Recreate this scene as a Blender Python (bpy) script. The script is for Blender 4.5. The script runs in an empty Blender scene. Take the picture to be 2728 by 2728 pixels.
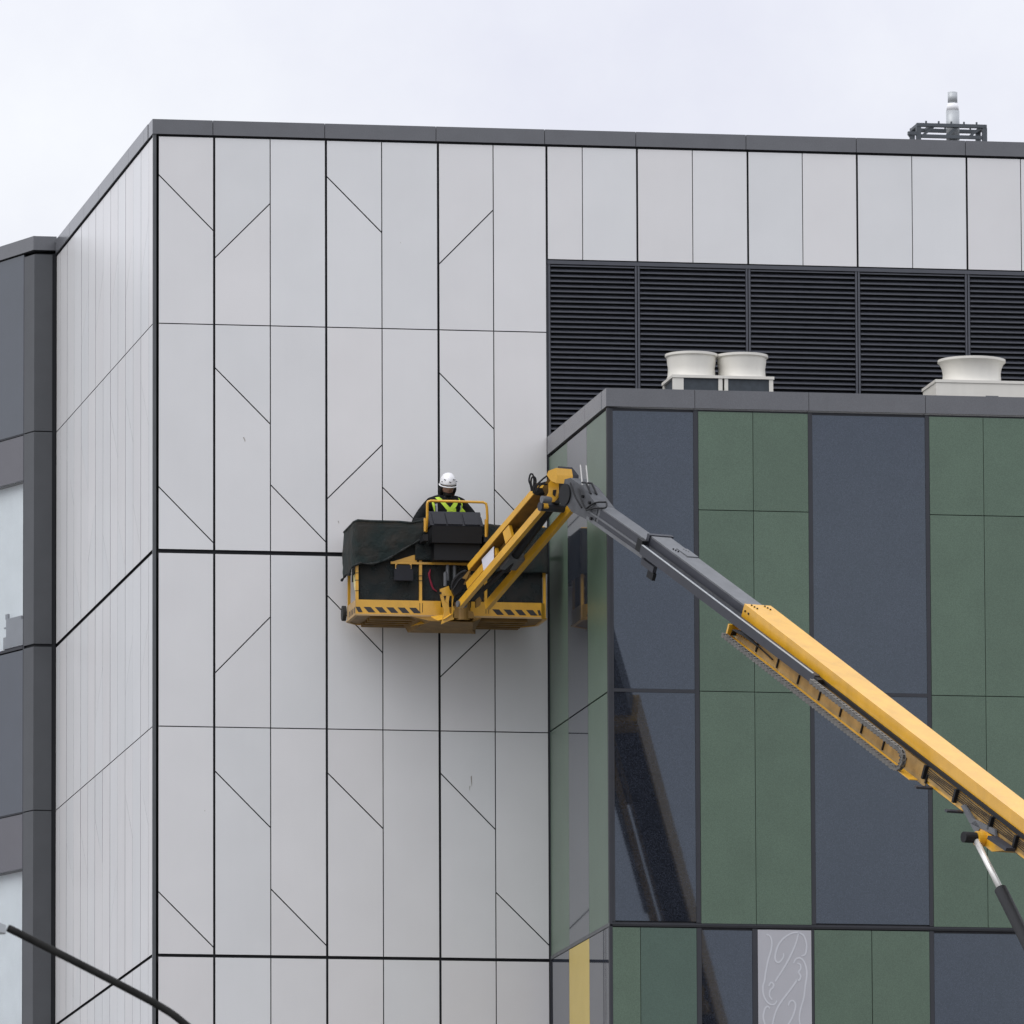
import bpy, bmesh, math, random
from mathutils import Vector, Matrix
random.seed(7)
V = Vector
R = math.radians
scene = bpy.context.scene
col = scene.collection

# ------------------------------------------------------------------ camera
CAM = V((-18.6623, -132.4545, 1.7))
yaw, pitch, roll = 0.1731, 0.1421, -0.0040
fw = V((math.sin(yaw)*math.cos(pitch), math.cos(yaw)*math.cos(pitch), math.sin(pitch)))
rt = V((math.cos(yaw), -math.sin(yaw), 0))
up = rt.cross(fw)
r2 = rt*math.cos(roll) + up*math.sin(roll)
u2 = up*math.cos(roll) - rt*math.sin(roll)
cd = bpy.data.cameras.new('camera')
cam = bpy.data.objects.new('camera', cd); col.objects.link(cam)
M = Matrix((r2, u2, -fw)).transposed().to_4x4(); M.translation = CAM
cam.matrix_world = M
cd.sensor_width = 36.0
cd.lens = 36.0*29131.66/2728.0
cd.clip_start = 1.0; cd.clip_end = 3000.0
cd.dof.use_dof = True; cd.dof.focus_distance = 134.0; cd.dof.aperture_fstop = 13.0
scene.camera = cam

# ------------------------------------------------------------------ sky + sun
SUN_EL, SUN_AZ = R(48), R(245)      # azimuth measured clockwise from +Y
world = bpy.data.worlds.new('World'); scene.world = world; world.use_nodes = True
wn = world.node_tree.nodes; wl = world.node_tree.links
wn.clear()
out = wn.new('ShaderNodeOutputWorld'); bg = wn.new('ShaderNodeBackground')
sky = wn.new('ShaderNodeTexSky'); sky.sky_type = 'NISHITA'; sky.sun_disc = False
sky.sun_elevation = SUN_EL; sky.sun_rotation = SUN_AZ; sky.dust_density = 4.0
tc = wn.new('ShaderNodeTexCoord'); SKYX = 3.41
n1 = wn.new('ShaderNodeTexNoise'); n1.inputs['Scale'].default_value = 13.0
n1.inputs['Detail'].default_value = 7.0; n1.inputs['Roughness'].default_value = 0.58
smap = wn.new('ShaderNodeMapping'); smap.inputs['Location'].default_value = (SKYX, 0.0, 0.0)
wl.new(tc.outputs['Generated'], smap.inputs['Vector']); wl.new(smap.outputs['Vector'], n1.inputs['Vector'])
ramp = wn.new('ShaderNodeValToRGB')
ramp.color_ramp.elements[0].position = 0.36; ramp.color_ramp.elements[0].color = (7.95, 8.08, 9.1, 1)
ramp.color_ramp.elements[1].position = 0.66; ramp.color_ramp.elements[1].color = (9.6, 9.8, 10.2, 1)
wl.new(n1.outputs['Fac'], ramp.inputs['Fac'])
mx = wn.new('ShaderNodeMixRGB'); mx.inputs['Fac'].default_value = 0.93
wl.new(sky.outputs['Color'], mx.inputs['Color1']); wl.new(ramp.outputs['Color'], mx.inputs['Color2'])
# overcast luminance law: zenith about three times the horizon
sep = wn.new('ShaderNodeSeparateXYZ'); wl.new(tc.outputs['Generated'], sep.inputs[0])
mr_ = wn.new('ShaderNodeMapRange'); mr_.inputs['From Min'].default_value = 0.0; mr_.inputs['From Max'].default_value = 1.0
mr_.inputs['To Min'].default_value = 0.80; mr_.inputs['To Max'].default_value = 2.2
wl.new(sep.outputs['Z'], mr_.inputs['Value'])
m3 = wn.new('ShaderNodeMixRGB'); m3.blend_type = 'MULTIPLY'; m3.inputs['Fac'].default_value = 1.0
wl.new(mx.outputs['Color'], m3.inputs['Color1']); wl.new(mr_.outputs['Result'], m3.inputs['Color2'])
wl.new(m3.outputs['Color'], bg.inputs['Color']); bg.inputs['Strength'].default_value = 0.1
wl.new(bg.outputs['Background'], out.inputs['Surface'])
sd = bpy.data.lights.new('sun', 'SUN'); sd.energy = 0.95; sd.angle = R(45); sd.color = (1.0, 0.98, 0.95)
so = bpy.data.objects.new('sun', sd); col.objects.link(so)
sdir = V((math.sin(SUN_AZ)*math.cos(SUN_EL), math.cos(SUN_AZ)*math.cos(SUN_EL), math.sin(SUN_EL)))
so.rotation_euler = sdir.to_track_quat('Z', 'Y').to_euler(); so.location = sdir*200
vs = scene.view_settings
vs.view_transform = 'Standard'; vs.look = 'None'; vs.exposure = 0.0; vs.gamma = 1.0; vs.use_curve_mapping = False

# ------------------------------------------------------------------ materials
MATS = {}
def mat(name, base, rough=0.5, metallic=0.0, ior=1.5, spec=None, var=0.0, vscale=3.0, objvar=0.0, tint=None, bump=0.0, bscale=60.0,
        streak=0.0, speck=0.0):
    """procedural Principled material: per-object tone, soft mottling, vertical streaks, fine bump"""
    if name in MATS: return MATS[name]
    m = bpy.data.materials.new(name); m.use_nodes = True
    nt = m.node_tree; N = nt.nodes; L = nt.links
    b = N['Principled BSDF']
    b.inputs['Roughness'].default_value = rough; b.inputs['Metallic'].default_value = metallic
    b.inputs['IOR'].default_value = ior
    b.inputs['Base Color'].default_value = (*base, 1)
    if spec: b.inputs['Specular Tint'].default_value = (*spec, 1)
    c = N.new('ShaderNodeTexCoord'); cur = None
    rgb = N.new('ShaderNodeRGB'); rgb.outputs[0].default_value = (*base, 1); cur = rgb.outputs[0]
    def mul(val, cur):
        x = N.new('ShaderNodeMixRGB'); x.blend_type = 'MULTIPLY'; x.inputs['Fac'].default_value = 1.0
        L.new(cur, x.inputs['Color1']); L.new(val, x.inputs['Color2']); return x.outputs['Color']
    oi = N.new('ShaderNodeObjectInfo')
    if tint is not None:
        x = N.new('ShaderNodeMixRGB'); L.new(oi.outputs['Random'], x.inputs['Fac'])
        L.new(cur, x.inputs['Color1']); x.inputs['Color2'].default_value = (*tint, 1); cur = x.outputs['Color']
    if objvar:
        mr = N.new('ShaderNodeMapRange'); mr.inputs['To Min'].default_value = 1-objvar; mr.inputs['To Max'].default_value = 1+objvar
        ma = N.new('ShaderNodeMath'); ma.operation = 'MULTIPLY'; ma.inputs[1].default_value = 7.31
        fr = N.new('ShaderNodeMath'); fr.operation = 'FRACT'
        L.new(oi.outputs['Random'], ma.inputs[0]); L.new(ma.outputs[0], fr.inputs[0]); L.new(fr.outputs[0], mr.inputs['Value'])
        cur = mul(mr.outputs['Result'], cur)
    def noise(scale, detail, lo, hi, vec_scale=None, a=0.3, bb=0.7):
        vec = c.outputs['Object']
        ad = N.new('ShaderNodeVectorMath'); ad.operation = 'ADD'
        L.new(vec, ad.inputs[0]); L.new(oi.outputs['Location'], ad.inputs[1]); vec = ad.outputs[0]
        if vec_scale:
            mp = N.new('ShaderNodeMapping'); mp.inputs['Scale'].default_value = vec_scale
            L.new(vec, mp.inputs['Vector']); vec = mp.outputs['Vector']
        t = N.new('ShaderNodeTexNoise'); t.inputs['Scale'].default_value = scale; t.inputs['Detail'].default_value = detail
        L.new(vec, t.inputs['Vector'])
        mr = N.new('ShaderNodeMapRange'); mr.inputs['From Min'].default_value = a; mr.inputs['From Max'].default_value = bb
        mr.inputs['To Min'].default_value = lo; mr.inputs['To Max'].default_value = hi
        L.new(t.outputs['Fac'], mr.inputs['Value']); return mr.outputs['Result']
    if var: cur = mul(noise(vscale, 3.0, 1-var, 1+var), cur)
    if streak: cur = mul(noise(1.0, 3.0, 1-streak, 1.0, (14, 14, 0.5)), cur)
    if speck: cur = mul(noise(95.0, 1.0, 1-speck, 1+speck), cur)
    L.new(cur, b.inputs['Base Color'])
    if bump:
        t = N.new('ShaderNodeTexNoise'); t.inputs['Scale'].default_value = bscale; t.inputs['Detail'].default_value = 3
        L.new(c.outputs['Object'], t.inputs['Vector'])
        bp = N.new('ShaderNodeBump'); bp.inputs['Strength'].default_value = bump; bp.inputs['Distance'].default_value = 0.02
        L.new(t.outputs['Fac'], bp.inputs['Height']); L.new(bp.outputs['Normal'], b.inputs['Normal'])
    MATS[name] = m; return m

WHITE = mat('white_cladding', (0.680, 0.668, 0.664), 0.25, ior=1.55, bump=0.05, bscale=1.6, tint=(0.662, 0.669, 0.672), var=0.022, vscale=1.3, objvar=0.022, streak=0.006, speck=0.012)
COPING = mat('grey_coping', (0.105, 0.108, 0.118), 0.24, ior=1.6, var=0.05, vscale=4, speck=0.07)
TRIM = mat('dark_trim', (0.024, 0.026, 0.033), 0.6, var=0.1)
BACK = mat('dark_backing', (0.014, 0.015, 0.018), 0.8, var=0.1)
ANGLE = mat('grey_angle', (0.075, 0.08, 0.085), 0.45, var=0.1)
LOUV = mat('louvre_grey', (0.062, 0.066, 0.08), 0.45, var=0.08, vscale=6)
GREEN = mat('green_panel', (0.080, 0.126, 0.088), 0.34, tint=(0.090, 0.136, 0.096), var=0.06, vscale=2.2, objvar=0.05, speck=0.18)
GREEN2 = mat('teal_green_panel', (0.066, 0.107, 0.084), 0.34, var=0.05, vscale=2.2, objvar=0.03, speck=0.16)
YELP = mat('ochre_panel', (0.50, 0.38, 0.10), 0.4, var=0.03, speck=0.03)
GLASS = mat('dark_reflective_glass', (0.018, 0.021, 0.029), 0.03, bump=0.012, bscale=0.9, speck=0.6, ior=1.9, spec=(0.74,0.85,1.0), var=0.1)
GLASS2 = mat('grey_spandrel_glass', (0.033, 0.038, 0.050), 0.05, ior=1.74, spec=(0.86,0.93,1.0), var=0.08)
MAUVE = mat('mauve_spandrel', (0.075, 0.072, 0.085), 0.12, ior=1.6, var=0.05)
DARKP = mat('charcoal_panel', (0.062, 0.066, 0.072), 0.5, var=0.06, speck=0.06)
PAT = mat('pale_patterned_panel', (0.40, 0.40, 0.425), 0.4, var=0.03)
PATL = mat('pattern_line', (0.52, 0.53, 0.56), 0.45, var=0.03)
SKYSHEET = mat('pale_sky_sheet', (0.74, 0.775, 0.785), 0.9, var=0.04)  # pale colour standing in for sky seen through the windows
EQUIP = mat('grey_equipment', (0.24, 0.25, 0.27), 0.6, var=0.1)
ROOF = mat('roof_membrane', (0.17, 0.17, 0.17), 0.8, var=0.1)
CREAM = mat('cream_powdercoat', (0.66, 0.64, 0.58), 0.42, var=0.03, streak=0.04)
COIL = mat('coil_fins', (0.035, 0.045, 0.055), 0.6, var=0.15, vscale=20)
STEELD = mat('dark_painted_steel', (0.065, 0.075, 0.085), 0.55, var=0.1)
GALV = mat('galvanised_steel', (0.42, 0.44, 0.45), 0.45, metallic=0.3, var=0.1, vscale=6)
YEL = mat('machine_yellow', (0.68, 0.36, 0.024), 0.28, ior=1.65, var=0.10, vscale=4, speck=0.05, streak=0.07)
YELD = mat('shaded_yellow', (0.22, 0.12, 0.022), 0.55, var=0.25, vscale=8)  # machine yellow darkened for undersides, shade put into the colour
TANS = mat('tan_yellow_side', (0.36, 0.225, 0.075), 0.55, var=0.25, vscale=7)  # duller tan version of the machine yellow
TAN = mat('plywood_tan', (0.45, 0.30, 0.14), 0.7, var=0.1, vscale=6)
BOOMG = mat('boom_grey', (0.115, 0.12, 0.128), 0.45, var=0.12, vscale=5, streak=0.08)
BOOMGD = mat('boom_dark_grey', (0.026, 0.028, 0.037), 0.5, var=0.12, vscale=5)
BLACK = mat('black_plastic', (0.008, 0.0085, 0.010), 0.6, ior=1.38, var=0.2)
CONS = mat('console_plastic', (0.012, 0.013, 0.018), 0.6, ior=1.4, var=0.1, vscale=8)
CHROME = mat('cylinder_rod', (0.75, 0.74, 0.70), 0.25, metallic=0.35, var=0.06)
CHAIN = mat('chain_plastic', (0.13, 0.125, 0.115), 0.6, var=0.15, vscale=9)
RUBBER = mat('rubber', (0.02, 0.02, 0.02), 0.85, var=0.2)
RED = mat('red_strap', (0.24, 0.010, 0.035), 0.7, var=0.1)
WHITEP = mat('white_placard', (0.62, 0.62, 0.68), 0.5, var=0.03)
CLOTH = mat('pale_rag', (0.72, 0.66, 0.34), 0.9, var=0.06, vscale=20)
NET = mat('debris_netting', (0.016, 0.021, 0.021), 0.9, var=0.35, vscale=7, bump=0.5, bscale=45)
NETT = mat('worn_netting', (0.026, 0.032, 0.030), 0.9, var=0.35, vscale=4, bump=0.6, bscale=30)
def make_mesh_fabric(m, a, b, see):
    nt = m.node_tree; N = nt.nodes; L = nt.links; bs = N['Principled BSDF']
    c = N.new('ShaderNodeTexCoord'); t = N.new('ShaderNodeTexNoise'); t.inputs['Scale'].default_value = 4.5; t.inputs['Detail'].default_value = 5
    L.new(c.outputs['Object'], t.inputs['Vector'])
    r = N.new('ShaderNodeValToRGB'); r.color_ramp.elements[0].position = 0.38; r.color_ramp.elements[1].position = 0.62
    r.color_ramp.elements[0].color = (*a, 1); r.color_ramp.elements[1].color = (*b, 1)
    L.new(t.outputs['Fac'], r.inputs['Fac']); L.new(r.outputs['Color'], bs.inputs['Base Color'])
    tr = N.new('ShaderNodeBsdfTransparent'); mx_ = N.new('ShaderNodeMixShader'); mx_.inputs[0].default_value = see
    L.new(bs.outputs[0], mx_.inputs[1]); L.new(tr.outputs[0], mx_.inputs[2]); L.new(mx_.outputs[0], N['Material Output'].inputs['Surface'])
make_mesh_fabric(NETT, (0.011, 0.021, 0.020), (0.026, 0.025, 0.021), 0.13)
make_mesh_fabric(NET, (0.010, 0.017, 0.018), (0.024, 0.024, 0.022), 0.10)
LAMPM = mat('weathered_lamp_metal', (0.016, 0.016, 0.015), 0.85, ior=1.3, var=0.3, vscale=12)
ASPH = mat('asphalt', (0.13, 0.128, 0.125), 0.85, var=0.15, vscale=0.3)
SKIN = mat('skin', (0.30, 0.165, 0.115), 0.5, var=0.05)
HAIR = mat('dark_beard', (0.012, 0.009, 0.008), 0.8, var=0.2)
JACKET = mat('black_jacket', (0.007, 0.008, 0.009), 0.9, ior=1.3, var=0.3, vscale=14, bump=0.9, bscale=11)
TROU = mat('dark_trousers', (0.02, 0.022, 0.028), 0.85, var=0.2)
LIME = mat('lime_hi_vis', (0.50, 0.72, 0.05), 0.6, var=0.08, vscale=20)
REFL = mat('silver_reflective_tape', (0.30, 0.31, 0.34), 0.5, var=0.05)
HELM = mat('white_helmet', (0.76, 0.76, 0.77), 0.3, var=0.03)
GREYD = mat('helmet_vent', (0.12, 0.12, 0.13), 0.6)
CLEAR = bpy.data.materials.new('clear_window_glass'); CLEAR.use_nodes = True
_n = CLEAR.node_tree.nodes; _l = CLEAR.node_tree.links; _n.remove(_n['Principled BSDF'])
_t = _n.new('ShaderNodeBsdfTransparent'); _t.inputs[0].default_value = (0.94, 0.95, 0.955, 1)
_g = _n.new('ShaderNodeBsdfGlossy'); _g.inputs['Roughness'].default_value = 0.02
_f = _n.new('ShaderNodeFresnel'); _f.inputs['IOR'].default_value = 1.55
_m = _n.new('ShaderNodeMixShader')
_geo = _n.new('ShaderNodeNewGeometry'); _s1 = _n.new('ShaderNodeMath'); _s1.operation = 'SUBTRACT'; _s1.inputs[0].default_value = 1.0
_l.new(_geo.outputs['Backfacing'], _s1.inputs[1]); _s2 = _n.new('ShaderNodeMath'); _s2.operation = 'MULTIPLY'
_l.new(_f.outputs[0], _s2.inputs[0]); _l.new(_s1.outputs[0], _s2.inputs[1]); _l.new(_s2.outputs[0], _m.inputs[0]); _l.new(_t.outputs[0], _m.inputs[1]); _l.new(_g.outputs[0], _m.inputs[2])
_l.new(_m.outputs[0], _n['Material Output'].inputs['Surface'])

# ------------------------------------------------------------------ helpers
class MB:
    def __init__(s): s.v = []; s.f = []
    def add(s, verts, faces):
        o = len(s.v); s.v += [V(p) for p in verts]; s.f += [tuple(i+o for i in f) for f in faces]; return s
    def box(s, a, b):
        x0, y0, z0 = a; x1, y1, z1 = b
        return s.add([(x0,y0,z0),(x1,y0,z0),(x1,y1,z0),(x0,y1,z0),(x0,y0,z1),(x1,y0,z1),(x1,y1,z1),(x0,y1,z1)],
                     [(3,2,1,0),(4,5,6,7),(0,1,5,4),(1,2,6,5),(2,3,7,6),(3,0,4,7)])
    def beam(s, p, q, ax, ay, x0, x1, y0, y1, p2=None):
        """box from p to q, cross-section spanned by unit vectors ax, ay"""
        c = [(x0,y0),(x1,y0),(x1,y1),(x0,y1)]
        vs_ = [p+ax*a+ay*b for a, b in c] + [q+ax*a+ay*b for a, b in c]
        return s.add(vs_, [(3,2,1,0),(4,5,6,7),(0,1,5,4),(1,2,6,5),(2,3,7,6),(3,0,4,7)])
    def prism(s, poly, d):
        """polygon (list of Vectors) extruded by vector d"""
        n = len(poly); vs_ = list(poly) + [p+d for p in poly]
        f = [tuple(range(n-1,-1,-1)), tuple(range(n,2*n))] + [(i,(i+1)%n,(i+1)%n+n,i+n) for i in range(n)]
        return s.add(vs_, f)
    def tube(s, pts, r, n=8, caps=True):
        pts = [V(p) for p in pts]; rr = r if isinstance(r, (list, tuple)) else [r]*len(pts)
        base = len(s.v); prev = None
        for i, p in enumerate(pts):
            t = (pts[min(i+1,len(pts)-1)] - pts[max(i-1,0)]).normalized()
            if prev is None:
                a = t.cross(V((0,0,1))) if abs(t.z) < 0.9 else t.cross(V((1,0,0)))
                a.normalize()
            else:
                a = (prev - t*prev.dot(t)).normalized()
            prev = a; b = t.cross(a)
            for k in range(n):
                an = 2*math.pi*k/n; s.v.append(p + (a*math.cos(an)+b*math.sin(an))*rr[i])
        for i in range(len(pts)-1):
            for k in range(n):
                s.f.append((base+i*n+k, base+i*n+(k+1)%n, base+(i+1)*n+(k+1)%n, base+(i+1)*n+k))
        if caps:
            s.f.append(tuple(base+k for k in range(n-1,-1,-1))); s.f.append(tuple(base+(len(pts)-1)*n+k for k in range(n)))
        return s
    def lathe(s, prof, c, n=40, axis=None):
        c = V(c); base = len(s.v)
        for r, z in prof:
            for k in range(n):
                a = 2*math.pi*k/n; s.v.append(c+V((r*math.cos(a), r*math.sin(a), z)))
        for i in range(len(prof)-1):
            for k in range(n):
                s.f.append((base+i*n+k, base+i*n+(k+1)%n, base+(i+1)*n+(k+1)%n, base+(i+1)*n+k))
        return s
    def build(s, name, m, parent=None, smooth=False, origin=None):
        me = bpy.data.meshes.new(name)
        if origin is None:
            lo = V((min(p.x for p in s.v), min(p.y for p in s.v), min(p.z for p in s.v)))
            hi = V((max(p.x for p in s.v), max(p.y for p in s.v), max(p.z for p in s.v)))
            origin = (lo+hi)/2
        origin = V(origin)
        me.from_pydata([p-origin for p in s.v], [], s.f); me.update()
        bm = bmesh.new(); bm.from_mesh(me); bmesh.ops.recalc_face_normals(bm, faces=bm.faces); bm.to_mesh(me); bm.free()
        if smooth: me.polygons.foreach_set('use_smooth', [True]*len(me.polygons))
        me.materials.append(m)
        o = bpy.data.objects.new(name, me); col.objects.link(o)
        place(o, origin, parent); return o
def wloc(o):
    p = V(o.location)
    while o.parent: o = o.parent; p += o.location
    return p
def place(o, origin, parent):
    if parent is not None:
        o.parent = parent; o.location = V(origin) - wloc(parent)
    else: o.location = origin
def empty(name, loc, parent=None):
    o = bpy.data.objects.new(name, None); o.empty_display_size = 0.2; col.objects.link(o); place(o, loc, parent); return o
def tag(o, label=None, cat=None, group=None, kind=None):
    if label: o['label'] = label
    if cat: o['category'] = cat
    if group: o['group'] = group
    if kind: o['kind'] = kind
    return o
def part_label(o, t): o['label'] = t; return o
def share(src, loc, parent):
    o = bpy.data.objects.new(src.name.split('.')[0], src.data); col.objects.link(o); place(o, loc, parent); return o
def smooth_by_angle(o, ang=35):
    me = o.data; me.polygons.foreach_set('use_smooth', [True]*len(me.polygons))
    bm = bmesh.new(); bm.from_mesh(me)
    for e in bm.edges:
        if len(e.link_faces) == 2 and e.calc_face_angle() > R(ang): e.smooth = False
    bm.to_mesh(me); bm.free(); return o

# ------------------------------------------------------------------ ground
g = MB().box((-700,-500,-0.5),(700,700,0.0)).build('ground', ASPH, origin=(0,0,0)); tag(g, 'grey asphalt yard around the buildings', 'ground', kind='structure')

# ------------------------------------------------------------------ white clad main building
Z_TOP, Z_COPB, Z_PT = 25.77, 25.585, 25.555
H1, H2, H3, H4, ZB = 23.207, 20.362, 18.182, 15.348, 13.0
FX = [0.068, 0.760, 1.463, 2.165, 2.867, 3.578, 4.275, 4.950]
XE, YE = 14.0, 30.0
main = empty('white_clad_building', (7.0, 15.0, 0))
tag(main, 'tall building clad in white panels with diagonal joints and a black louvre band', 'building')
core = MB().box((0.07, 0.16, 13.0), (XE, 9.21, Z_COPB-0.1)).box((1.7, 9.212, 13.0), (XE, YE, Z_COPB-0.1)).build('core_wall', BACK, main)
MB().box((0.0, 0.0, 0.0), (XE, 9.19, 13.0)).box((1.7, 9.192, 0.0), (XE, YE, 13.0)).build('lower_wall', WHITE, main)
MB().box((0.3, 0.4, Z_COPB-0.099), (XE-0.3, YE-0.3, Z_COPB-0.05)).build('roof_deck', ROOF, main)
# backing sheets that carry the panels (the joints are recessed to them)
fwall = MB()
fwall.box((0.07, 0.034, 13.0), (4.97, 0.158, Z_COPB)); fwall.box((4.97, 0.034, 24.125), (XE, 0.158, Z_COPB)); fwall.box((4.97, 0.034, 13.0), (XE, 0.158, 21.3))
fwall = fwall.build('front_wall', BACK, main)
lwall = MB().box((0.034, 0.16, 13.0), (0.069, 9.22, Z_COPB)).build('left_wall', BACK, main)
DIAG = {0: [(25.07,24.39),(21.16,20.48),(16.13,15.46)],
        1: [(24.05,24.74),(22.66,21.98),(18.86,19.56),(17.63,16.95)],
        2: [(21.21,20.52),(16.18,15.50)],
        3: [(25.10,24.42),(21.06,21.74),(19.84,19.15),(17.63,16.96)],
        4: [(21.21,20.52)],
        5: [(24.04,24.73),(22.66,21.98),(18.86,19.51),(17.65,16.97)],
        6: [(21.21,20.54),(16.18,15.54)]}
LEVELS = [(Z_PT, H1, 0.0, 0.0065), (H1, H2, 0.0065, 0.026), (H2, H3, 0.026, 0.0065), (H3, H4, 0.0065, 0.020), (H4, ZB, 0.020, 0.0)]
def dark_sides(o, nrm):
    o.data.materials.append(BACK)
    for p in o.data.polygons:
        if abs(p.normal.dot(nrm)) < 0.5: p.material_index = 1
def cladding(parent, to_world, nrm, cols, gaps, diags, thick=0.026, dg=0.010):
    """one panel object for every piece between the joints"""
    for i in range(len(cols)-1):
        a = cols[i]+gaps[i]; b = cols[i+1]-gaps[i+1]
        for zt, zb, gt, gb in LEVELS:
            lines = [((zt-gt, zt-gt), None)]
            for zl, zr in sorted(diags.get(i, []), key=lambda t: -max(t)):
                if zb < min(zl, zr) and max(zl, zr) < zt: lines.append(((zl, zr), dg))
            lines.append(((zb+gb, zb+gb), None))
            for k in range(len(lines)-1):
                (tl, tr), g1 = lines[k]; (bl, br), g2 = lines[k+1]
                g1 = g1 or 0; g2 = g2 or 0
                poly = [to_world(a, bl+g2), to_world(b, br+g2), to_world(b, tr-g1), to_world(a, tl-g1)]
                o = MB().prism(poly, nrm*(-thick)).build('panel', WHITE, parent); dark_sides(o, nrm)
                o.rotation_euler = (random.gauss(0, 0.0007), random.gauss(0, 0.0002), random.gauss(0, 0.0007))
GT, GN = 0.0145, 0.0062
cladding(fwall, lambda x, z: V((x, 0.0, z)), V((0,-1,0)), FX, [0, GT, GN, GT, GN, GT, GN, 0.012], DIAG)
SCUFF = mat('scuff_mark', (0.30, 0.28, 0.25), 0.8, var=0.3, vscale=40)
for x, z, w_, h_, sl in ((1.12, 21.80, 0.012, 0.06, 0.02), (3.965, 17.62, 0.016, 0.13, 0.004), (2.305, 20.78, 0.008, 0.035, 0.012), (3.95, 17.50, 0.010, 0.06, -0.004), (0.64, 17.15, 0.006, 0.02, 0.0), (3.10, 24.3, 0.006, 0.015, 0.0)):
    MB().prism([V((x, -0.0004, z)), V((x+w_, -0.0004, z+h_*0.1)), V((x+w_*0.8+sl, -0.0004, z-h_*0.6)), V((x+w_*0.5+sl, -0.0004, z-h_)), V((x+w_*0.1+sl*0.7, -0.0004, z-h_*0.5))], V((0, -0.001, 0))).build('scuff_mark', SCUFF, fwall)
# left return of the building
LY = [0.045, 0.42, 1.12, 1.82, 2.52, 3.22, 3.91, 4.61, 5.33, 6.02, 6.71, 7.41, 8.10, 8.78, 9.15]
LDIAG = {}
def ld(i, near, far): LDIAG.setdefault(i, []).append((near, far))
for i in (1, 3, 5, 7, 9): ld(i, 24.60, 23.93)
for i in (1, 3, 5, 9, 11): ld(i, 21.99, 22.66)
for i in (2, 4, 6, 10): ld(i, 20.53, 21.20)
ld(8, 21.70, 21.05); ld(1, 19.55, 18.88); ld(3, 19.55, 18.88); ld(7, 19.5, 18.85)
for i in (1, 3, 7, 9, 11): ld(i, 17.0, 17.63)
ld(5, 16.75, 16.1); ld(10, 16.15, 15.55)
cladding(lwall, lambda y, z: V((0.0, y, z)), V((-1,0,0)), LY, [0]+[0.0095 if k % 2 == 0 else 0.004 for k in range(1, 14)]+[0], LDIAG, dg=0.0028)
# corner angle: grey outer flange and black recess
MB().box((-0.006, -0.006, 13.0), (0.034, 0.043, Z_COPB+0.004)).build('corner_trim', ANGLE, main)
# coping pieces
CJ = [-0.02, 0.741, 2.147, 3.551, 4.926, 6.084, 7.488, 8.898, 10.298, 11.70, 13.1, XE]
cop = empty('coping', (7, 0, Z_COPB), main)
for i in range(len(CJ)-1):
    MB().box((CJ[i]+0.004, -0.022, Z_COPB), (CJ[i+1]-0.004, 0.36, Z_TOP)).build('coping_piece', COPING, cop)
LJ = [0.37, 0.72, 2.12, 3.52, 4.92, 6.32, 7.72, 9.12]
for i in range(len(LJ)-1):
    MB().box((-0.022, LJ[i]+0.005, Z_COPB), (0.36, LJ[i+1]-0.005, Z_TOP)).build('coping_piece', COPING, cop)
MB().box((-0.0, 9.13, Z_COPB), (0.36, YE, Z_TOP-0.003)).build('coping_piece', COPING, cop)
# panels over the louvres
SX = [4.950, 5.406, 6.101, 6.806, 7.510, 8.209, 8.908, 9.612, 10.315, 11.01, 11.70, 12.4, 13.1, 13.95]
SG = [0.016, 0.005] + [0.0125, 0.005]*6
for i in range(len(SX)-1):
    a = SX[i]+SG[i]; b = SX[i+1]-SG[i+1 if i+1 < len(SG) else i]
    MB().box((a, 0.0, 24.135), (b, 0.026, Z_PT)).build('panel', WHITE, fwall); dark_sides(col.objects[-1], V((0,-1,0)))
# louvres
louv = MB().box((4.97, 0.125, 21.3), (XE, 0.15, 24.12)).build('louvre_bank', BLACK, main)
MB().box((4.962, 0.004, 24.075), (XE, 0.06, 24.121)).build('head_frame', LOUV, louv)
bays = [4.966, 6.101, 7.510, 8.908, 10.315, 11.70]
blade0 = {}
for i in range(5):
    x0, x1 = bays[i], bays[i+1]
    for sx in ((x0, x0+0.028), (x1-0.034, x1-0.008)):
        MB().box((sx[0]+0.003, 0.010, 21.35), (sx[1], 0.07, 24.073)).build('jamb', LOUV, louv)
    xa, xb = x0+0.034, x1-0.037
    first = None
    nsl = 41
    for k in range(nsl):
        z = 24.052 - k*0.0643
        if first is None:
            b = MB()
            prof = [(0.014, -0.007), (0.014, 0.008), (0.020, 0.009), (0.085, 0.047), (0.085, 0.043), (0.022, -0.004)]
            b.prism([V((xa, y, z+dz)) for y, dz in prof], V((xb-xa, 0, 0)))
            first = b.build('slat', LOUV, louv)
            f0 = wloc(first).z
        else:
            share(first, V((wloc(first).x, wloc(first).y, f0 - k*0.0643)), louv)
MB().box((4.935, 0.012, 21.3), (4.964, 0.12, 24.13)).build('end_trim', TRIM, main)
# roof flue and steel frame far back on the roof
flue = empty('roof_flue', (16.3, 24.0, 25.5))
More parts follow.
